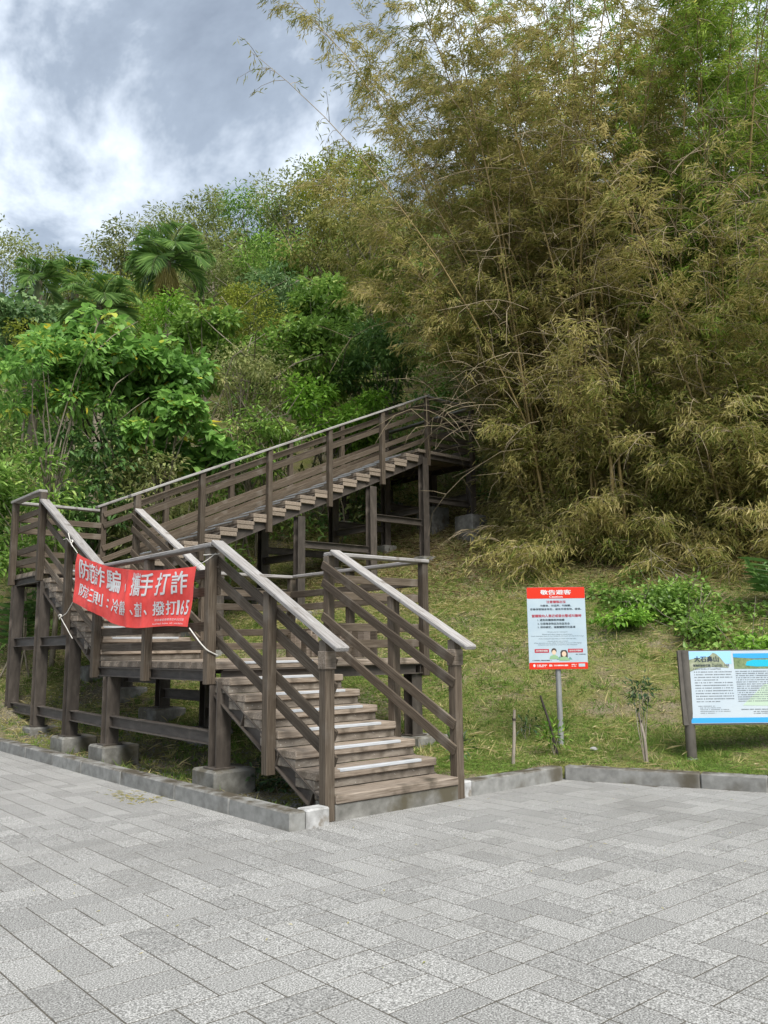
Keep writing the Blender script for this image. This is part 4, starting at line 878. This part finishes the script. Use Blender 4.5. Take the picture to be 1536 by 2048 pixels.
SKY = [('sparse pale tree at the left edge of the skyline', (5.98, 33.14, 19.0), (2.0, 1.8, 1.9), 1500, G_PALE, 6),
       ('low olive tree on the skyline behind the two small palms', (8.57, 34.44, 19.2), (2.0, 1.8, 1.3), 2200, G_PALE, 2),
       ('rounded leafy tree on the skyline left of the tallest palm', (10.03, 29.62, 18.9), (1.9, 1.6, 1.4), 2600, G_PALE, 2),
       ('olive tree on the skyline directly behind the tallest palm', (13.25, 32.55, 22.0), (2.1, 1.8, 1.6), 2400, G_PALE, 5),
       ('olive skyline tree right of the tallest palm', (13.25, 28.07, 20.6), (2.1, 1.8, 1.8), 2800, G_PALE, 4),
       ('green skyline tree midway between the palm and the bamboo', (15.89, 28.87, 22.6), (2.2, 1.9, 1.9), 3000, G_MID, 2),
       ('pale skyline tree below the bare leaning bamboo tip', (16.65, 26.01, 22.4), (2.4, 2.0, 2.2), 3400, G_PALE, 3),
       ('broad skyline tree behind the left edge of the bamboo', (17.37, 23.01, 22.5), (2.5, 2.0, 2.2), 3400, G_YEL, 2)]
for lb, c, r, n, m, b in SKY: plant('hill_tree', lb, TR, (c[0], c[1]), c, r, int(n*1.3), (.12, .23), (.05, .09), m, 'ovate', .09, 30, bare=0, shell=.4)
MID = [('pale shrub on the hillside right of the tallest palm', (10.44, 22.77, 15.9), (2.0, 1.6, 1.4), G_PALE), ('mixed green shrub in the centre of the hillside', (12.45, 21.59, 16.6), (2.0, 1.6, 1.5), G_MID),
       ('straw tinted shrub on the hillside near the bamboo', (13.66, 19.55, 16.9), (2.0, 1.6, 1.6), G_BAMY), ('olive shrub partly hidden by the leaning bamboo', (14.41, 17.69, 17.2), (2.0, 1.6, 1.6), G_BAMY),
       ('grey green shrub just above the round bank bush', (10.6, 18.02, 13.4), (1.8, 1.5, 1.1), G_BLUE)]
for lb, c, r, m in MID: plant('hill_shrub', lb, SH, (c[0], c[1]), c, r, 3200, (.12, .22), (.045, .085), m, 'ovate', .08, 28, bare=12, shell=.5, stems=3)
RB = [('bright green creeper on the slope above the information board', (8.0, 1.75, 1.80), (1.0, .7, .26), G_MID), ('low green creeper patch right of the caution sign', (7.9, 2.9, 1.95), (.8, .6, .22), G_BRI),
      ('green weeds at the right edge above the information board', (7.7, .4, 1.42), (.9, .7, .30), G_BRI), ('fresh green weeds at the foot of the right bamboo', (8.8, 2.6, 2.35), (1.0, .8, .36), G_MID)]
for lb, c, r, m in RB: plant('creeper_patch', lb, 'plant', (c[0], c[1]), c, r, 1300, (.05, .10), (.035, .065), m, 'heart', .012, 26, shell=.2, stems=3, csz=.36, bare=10)
def ground_vines():
    g = np.random.default_rng(77); k = 520; X = g.uniform(7.0, 11.2, k); Y = g.uniform(-1.2, 4.2, k); w = fnoise(X*.9, Y*.9, 91); ok = (X-7.2 > .45*np.maximum(Y-1.5, 0)) & (w > .55); X, Y = X[ok], Y[ok]; k = len(X)
    C = np.column_stack([X, Y, terr(X, Y)+g.uniform(.02, .22, k)*np.clip((X-6.8)/1.5, .25, 1)]); per = 44; off = unit(g.normal(size=(k, per, 3)))*(g.random((k, per, 1))**.5)*np.array([.28, .28, .16]); P = (C[:, None]+off).reshape(-1, 3); off = off.reshape(-1, 3); n = len(P)
    V, F, t = leaves(P, off*3+.6*rdir(n, g), np.array([0, 0, 1.])+.5*rdir(n, g), g.uniform(.05, .12, n), g.uniform(.035, .075, n), np.clip(np.repeat(g.normal(.45, .2, k), per)+g.normal(0, .15, n), 0, .95), 'heart', .14, .2)
    link('ground_vines', np_mesh('ground_vines', V, F, t, G_MID), kind='stuff', label='low green vines and weeds along the foot of the right bamboo')
    M_LIT = leaf_mat('brown_leaf_litter', [(0, (.10, .065, .032)), (.5, (.22, .155, .082)), (1, (.42, .33, .19))], .15, .8, .1)
    n = 45000; X = g.uniform(4.5, 13.5, n); Y = g.uniform(-2, 11, n); s = .865*X+.503*Y; ok = g.random(n) < np.clip((s-9.2)*.35+.5*(fnoise(X*1.1, Y*1.1, 95)-.5), 0, .9); X, Y = X[ok], Y[ok]; n = len(X)
    D = rdir(n, g); D[:, 2] *= .3; V, F, t = leaves(np.column_stack([X, Y, terr(X, Y)+g.uniform(.01, .06, n)]), D, np.array([0, 0, 1.])+.5*rdir(n, g), g.uniform(.08, .22, n), g.uniform(.012, .028, n), g.random(n))
    link('leaf_litter', np_mesh('leaf_litter', V, F, t, M_LIT), kind='stuff', label='brown fallen bamboo leaves under the clump')
ground_vines()
def ginger(label, x, y, n, h):
    base = np.array([x, y, gz(x, y)-.05]); T = empty('long_leaved_plant', base, label, 'plant'); g = np.random.default_rng(n+int(x*10)); paths, Ps, Ds, Ls = [], [], [], []
    for i in range(n):
        a = g.uniform(0, 6.28); tip = base+np.array([.45*math.cos(a), .45*math.sin(a), h*g.uniform(.75, 1.1)]); t = np.linspace(0, 1, 7)[:, None]; P = base+(tip-base)*t+np.array([0, 0, .15])*np.sin(t*3)
        paths.append((P, np.linspace(.014, .006, 7)))
        for k in range(12):
            q = P[2]+(P[-1]-P[2])*k/11; d = np.array([math.cos(a+(1.5 if k % 2 else -1.5)), math.sin(a+(1.5 if k % 2 else -1.5)), .25])+.4*(tip-base)/h; Ps.append(q); Ds.append(d); Ls.append(g.uniform(.32, .5))
    tube_obj('stem', paths, G_PALM_SH, T, 5); P = np.array(Ps); m = len(P)
    V, F, t = leaves(P, np.array(Ds), np.array([0, 0, 1.])+.2*rdir(m, g), np.array(Ls), g.uniform(.07, .10, m), g.uniform(.1, .7, m), 'ovate', .14, .35)
    link('foliage', np_mesh('foliage', V-base, F, t, G_DARK), Matrix.Translation(Vector(base)), T)
ginger('dark long-leaved plant at the right edge under the bamboo', 9.3, 1.0, 9, 1.0)
ginger('strappy plant in the shade left of the middle landing', .35, 11.6, 6, 1.6)

# ------------------------------------------------------------------ bamboo
LEFT = math.atan2(.65, -.76)
def bamboo(label, base, ntall, nshort, mat, Lr=(9, 13), spread=1.1, seed=1, lean=None, leafn=26, nsc=1.0, twigs=30, fan=1.0, feature=(), nskirt=0):
    g = np.random.default_rng(seed); bx, by = base; b0 = np.array([bx, by, gz(bx, by)-.1]); T = empty('bamboo_clump', b0, label, 'bamboo', 'bamboo clumps on the slope')
    MO = Matrix.Translation(Vector(b0)); VB, FB, ob = [], [], 0; LP, LD, LL, LT = [], [], [], []; brs = []
    specs = [dict(L=g.uniform(*Lr), az=g.uniform(0, 6.28), th0=math.radians(g.uniform(1, 13)), th1=math.radians(g.uniform(15, 75))*fan, tall=1) for _ in range(ntall)]
    specs += [dict(L=g.uniform(1.2, 6.8), az=g.uniform(0, 6.28), th0=math.radians(g.uniform(4, 30)), th1=math.radians(g.uniform(35, 115)), tall=0) for _ in range(nshort)]
    specs += [dict(L=g.uniform(.8, 2.3), az=g.uniform(0, 6.28), th0=math.radians(g.uniform(15, 60)), th1=math.radians(g.uniform(90, 150)), tall=0, rb=spread*g.uniform(.6, 1.75), s0=.02, dens=2.6) for _ in range(nskirt)]
    specs += [dict(tall=2, **f) for f in feature]
    for sp in specs:
        L, az = sp['L'], sp['az']; n = 13; a = g.uniform(0, 6.28); rb = sp.get('rb', spread*math.sqrt(g.random()))
        p = np.array([bx+rb*math.cos(a), by+rb*math.sin(a), 0])
        if sp['tall'] == 2: p = np.array([bx, by, 0])+np.array([*sp.get('off', (0, 0)), 0])
        if sp['tall'] < 2:      # lean outwards from the clump
            az = a+g.normal(0, .7) if lean is None else (lean+g.normal(0, 1.1) if g.random() < .55 else a+g.normal(0, .6))
        if sp['tall'] == 0 and math.cos(az-LEFT) > .35: L *= .62
        p[2] = gz(p[0], p[1])-.1; h = np.array([math.cos(az), math.sin(az), 0]); pts = [p]
        for k in range(n):
            th = sp['th0']+(sp['th1']-sp['th0'])*((k+.5)/n)**sp.get('pw', 1.9); pts.append(pts[-1]+(h*math.sin(th)+np.array([0, 0, math.cos(th)]))*L/n)
        pts = np.array(pts)+np.concatenate([np.zeros((1, 3)), np.cumsum(g.normal(0, .018, (n, 3)), 0)]); r0 = .034 if sp['tall'] else .016
        r0 = sp.get('r', r0); rad = r0*np.linspace(1, .12, n+1)
        V, F = tubes([(pts, rad)], 6); link('culm', np_mesh('culm', V-b0, F, None, M_CULM, True), MO, T)
        s0 = .16 if sp['tall'] else .08
        s0 = sp.get('s0', s0); m = max(3, int((1-s0)*L/.34*sp.get('dens', 1.35 if sp['tall'] else 2.4)*nsc)); u = np.sort(s0+(1-s0)*g.random(m)**.9); idx = np.minimum(u*n, n-1e-3); i0 = idx.astype(int)
        Q = pts[i0]+(pts[i0+1]-pts[i0])*(idx-i0)[:, None]; Tn = unit(pts[i0+1]-pts[i0]); A = g.uniform(0, 6.28, m); H = np.column_stack([np.cos(A), np.sin(A), np.zeros(m)])
        bl = (g.uniform(.55, 1.5, m)*(1.25-.55*u))*(1 if sp['tall'] else .55); D = unit(H*.8+Tn*.55+np.array([0, 0, .15])); ct = g.normal(.45, .12)+.10*(u-.5)
        ct = ct+sp.get('ct', 0); nb = 4; tt = np.linspace(0, 1, nb)
        B = Q[:, None]+D[:, None]*bl[:, None, None]*tt[None, :, None]+np.array([0, 0, -1.])*(bl[:, None]*tt[None]**2*.42)[..., None]
        brs.append(B); nl = max(1, int(leafn*sp.get('lf', 1 if sp['tall'] else .55)))
        w = g.random((m, nl))**.75*.88+.12; iw = np.minimum(w*(nb-1), nb-1-1e-3); j0 = iw.astype(int); R = np.arange(m)[:, None]
        P = B[R, j0]+(B[R, j0+1]-B[R, j0])*(iw-j0)[..., None]; dT = unit(B[R, j0+1]-B[R, j0])
        P = P+g.normal(0, .055 if sp['tall'] else .09, P.shape); Dl = dT*.75+g.normal(0, .45, P.shape)+np.array([0, 0, -.42])
        LP.append(P.reshape(-1, 3)); LD.append(Dl.reshape(-1, 3)); LT.append((ct[:, None]+g.normal(0, .17, (m, nl))+g.normal(0, .1, (m, 1))).ravel())
    P = np.concatenate(LP); D = np.concatenate(LD); t = np.clip(np.concatenate(LT), 0, 1); k = (P[:, 2] > terr(P[:, 0], P[:, 1])+.03) & ~((P[:, 0] < 10.3) & (P[:, 1] > 8.2) & (P[:, 2] < 8.3)) & ~((P[:, 0] < 9.6) & (P[:, 1] > 7.2) & (P[:, 2] < 8.0)); P, D, t = P[k], D[k], t[k]; q = proj(P); k = (q[:, 0] > -80) & (q[:, 0] < 1640) & (q[:, 1] > -140); P, D, t = P[k], D[k], t[k]; m = len(P)
    V, F, tt = leaves(P, D, rdir(m, g)+np.array([0, 0, .6]), g.uniform(.12, .245, m), g.uniform(.0175, .031, m), t, 'lance', .15, .16)
    link('foliage', np_mesh('foliage', V-b0, F, tt, mat), MO, T, kind='stuff')
    B = np.concatenate(brs); k = visible(B[:, 0], 70); B = B[k]; M_, nb, _ = B.shape; r = np.linspace(.0075, .0035, nb)
    sideV = unit(np.cross(B[:, -1]-B[:, 0], np.array([0, 0, 1.])+g.normal(0, .01, 3))); up = unit(np.cross(sideV, B[:, -1]-B[:, 0]))
    ring = np.stack([B+r[None, :, None]*up[:, None], B+r[None, :, None]*(-.5*up+.87*sideV)[:, None], B+r[None, :, None]*(-.5*up-.87*sideV)[:, None]], 2).reshape(-1, 3)
    base_i = (np.arange(M_)[:, None, None]*nb+np.arange(nb-1)[None, :, None])*3; e = np.arange(3)[None, None]; e2 = (e+1) % 3
    Fq = np.stack([base_i+e, base_i+e2, base_i+3+e2, base_i+3+e], -1).reshape(-1, 4)
    link('branches', np_mesh('branches', ring-b0, Fq, None, M_TWIG), MO, T, kind='stuff')
    paths = []      # bare dead twigs, arching and hanging
    for _ in range(twigs):
        a = g.uniform(0, 6.28); r_ = spread*g.uniform(.8, 3.0); s_ = b0+np.array([r_*math.cos(a), r_*math.sin(a), g.uniform(1.8, 9)]); az = a+g.normal(0, .6); ln = g.uniform(.8, 3.2); e = g.uniform(-.2, 1.1); pts = [s_]
        for k in range(6): pts.append(pts[-1]+np.array([math.cos(az)*math.cos(e), math.sin(az)*math.cos(e), math.sin(e)])*ln/6); e -= g.uniform(.05, .5); az += g.normal(0, .12)
        pts = np.array(pts); paths.append((pts, np.linspace(.009, .003, 7)))
        for k in (2, 3, 4):
            d = unit(pts[k+1]-pts[k]+.9*rdir(1, g)[0]); e_ = pts[k]+d*ln*g.uniform(.15, .35); paths.append((np.array([pts[k], (pts[k]+e_)/2+g.normal(0, .02, 3), e_]), np.array([.007, .005, .003])))
    if paths: tube_obj('bare_twigs', paths, M_TWIG, T, 4, kind='stuff')
    return T
bamboo('huge dry brown bamboo clump leaning over the upper landing', (11.5, 6.2), 70, 105, G_BAM, (9.5, 16.5), 1.35, 3, LEFT, 41, 1.3, 300, .75, nskirt=115,
       feature=[dict(L=13.6, az=LEFT+.25, th0=math.radians(20), th1=math.radians(54), pw=1.6, s0=.60, dens=1.1, lf=.22, r=.030, off=(-.85, -.2)), dict(L=11.5, az=LEFT+.5, th0=math.radians(2), th1=math.radians(6), s0=.5, dens=.5, lf=.3, r=.05, off=(-1.0, -1.35)),
                dict(L=11.5, az=LEFT+.2, th0=math.radians(2), th1=math.radians(7), s0=.55, dens=.5, lf=.3, r=.04, off=(-.9, -1.5)), dict(L=11, az=LEFT, th0=math.radians(14), th1=math.radians(32), pw=1.0, s0=.4, r=.022, off=(-1.0, -.6)),
                dict(L=11, az=LEFT, th0=math.radians(10), th1=math.radians(40), pw=1.0, s0=.35, r=.022, off=(-.6, .3)), dict(L=7, az=LEFT+3.0, th0=math.radians(8), th1=math.radians(22), pw=1.0, s0=.6, r=.045, off=(-.8, -1.7))]+[dict(L=6.0+.45*q, az=LEFT+.45*math.sin(q*2.3), th0=math.radians(12+2*(q % 4)), th1=math.radians(42+5*(q % 5)), pw=1.3, s0=.22, dens=1.9, lf=.9, r=.018, off=(-.7+.25*math.sin(q*1.7), .5+.3*math.cos(q*2.1))) for q in range(12)])
bamboo('dry olive bamboo clump at the right edge of the photo', (12.5, 3.1), 26, 80, G_BAM, (6, 10), 1.2, 11, None, 42, 1.2, 160, nskirt=100)
bamboo('bamboo clump mostly beyond the right edge of the photo', (12.6, .6), 16, 24, G_BAM, (6, 10), 1.0, 17, None, 36, 1.0, 60, nskirt=30)
bamboo('vivid green bamboo clump behind the dry clumps on the right', (13.5, 4.4), 46, 6, G_BAMG, (11, 16.5), 1.2, 23, None, 35, 1.05, 30, .7)
bamboo('bright green bamboo clump at the upper right corner', (14.6, 2.2), 42, 6, G_BAMG, (11, 16), 1.2, 29, None, 32, 1.05, 30, .7)
bamboo('tall olive bamboo clump deep behind the dry clump', (15.6, 6.6), 44, 4, G_BAMY, (11, 16), 1.4, 37, None, 24, .9, 20, .6)
bamboo('yellow olive bamboo clump behind the leaning culm', (14.5, 10.4), 34, 16, G_BAMY, (8, 12.5), 1.4, 31, None, 28, .9, 30)

# ------------------------------------------------------------------ scrub covering the rest of the hill
def scrub():
    for nm, lb, mat, n, seed, hr in (('hillside_scrub', 'dense mixed green scrub covering the hillside', G_MID, 1150, 41, (.3, 1.6)), ('hillside_scrub', 'olive and straw coloured scrub mixed over the hillside', G_PALE, 850, 43, (.3, 1.9)), ('hillside_undergrowth', 'dark low undergrowth under the trees', G_DARK, 520, 47, (.1, .8))):
        g = np.random.default_rng(seed); m = n*9; X = g.uniform(-1, 32, m); Y = g.uniform(2, 44, m); s = .865*X+.503*Y
        ok = ((Y > 11.4) | (X > 12.2)) & ~((X < 11.2) & (Y < 11.3)) & visible(np.column_stack([X, Y, terr(X, Y)+1]), 120); w = fnoise(X*.25, Y*.25, seed); ok &= (w > .47) if mat is G_PALE else (w < .62)
        d = np.hypot(X-CAMP[0], Y-CAMP[1]); ok &= g.random(m) < np.clip(d/30, .5, 1); X, Y = X[ok][:n], Y[ok][:n]; k = len(X); C = np.column_stack([X, Y, terr(X, Y)+g.uniform(*hr, k)*np.where(Y < 12.5, .6, 1)])
        per = 100; R = g.uniform(.5, 1.15, k); off = unit(g.normal(size=(k, per, 3)))*(g.random((k, per, 1))**.4); off[..., 2] *= .75
        P = (C[:, None]+off*R[:, None, None]).reshape(-1, 3); off = off.reshape(-1, 3); nn = len(P)
        keep = P[:, 2] > terr(P[:, 0], P[:, 1])-.05; P, off = P[keep], off[keep]; ct = np.repeat(g.normal(.42, .15, k), per)[keep]; nn = len(P)
        V, F, t = leaves(P, off*.8+.6*rdir(nn, g), np.array([0, 0, 1.])+.6*rdir(nn, g)+.3*off, g.uniform(.13, .25, nn), g.uniform(.06, .11, nn), np.clip(ct+g.normal(0, .17, nn), 0, 1), 'lance', .16, .15)
        link(nm, np_mesh(nm, V, F, t, mat), kind='stuff', label=lb)
scrub()

def pave_litter():
    n = 90; X = np.concatenate([rng.normal(-.80, .09, n), rng.uniform(-4, 3.5, 70)]); Y = np.concatenate([rng.normal(3.35, .22, n), rng.uniform(-3, .8, 70)]); m = len(X)
    D = rdir(m); D[:, 2] *= .08; V, F, t = leaves(np.column_stack([X, Y, np.full(m, .008)]), D, np.tile([0, 0, 1.], (m, 1))+.2*rdir(m), np.concatenate([rng.uniform(.04, .14, n), rng.uniform(.012, .035, 70)]), np.concatenate([rng.uniform(.006, .014, n), rng.uniform(.005, .012, 70)]), rng.uniform(.3, 1, m))
    k = sd_plaza(V[:, 0], V[:, 1]) < .0
    link('fallen_straw', np_mesh('fallen_straw', V, F, t, G_BAM), kind='stuff', label='scraps of dry straw lying on the pavement by the long kerb')
pave_litter()
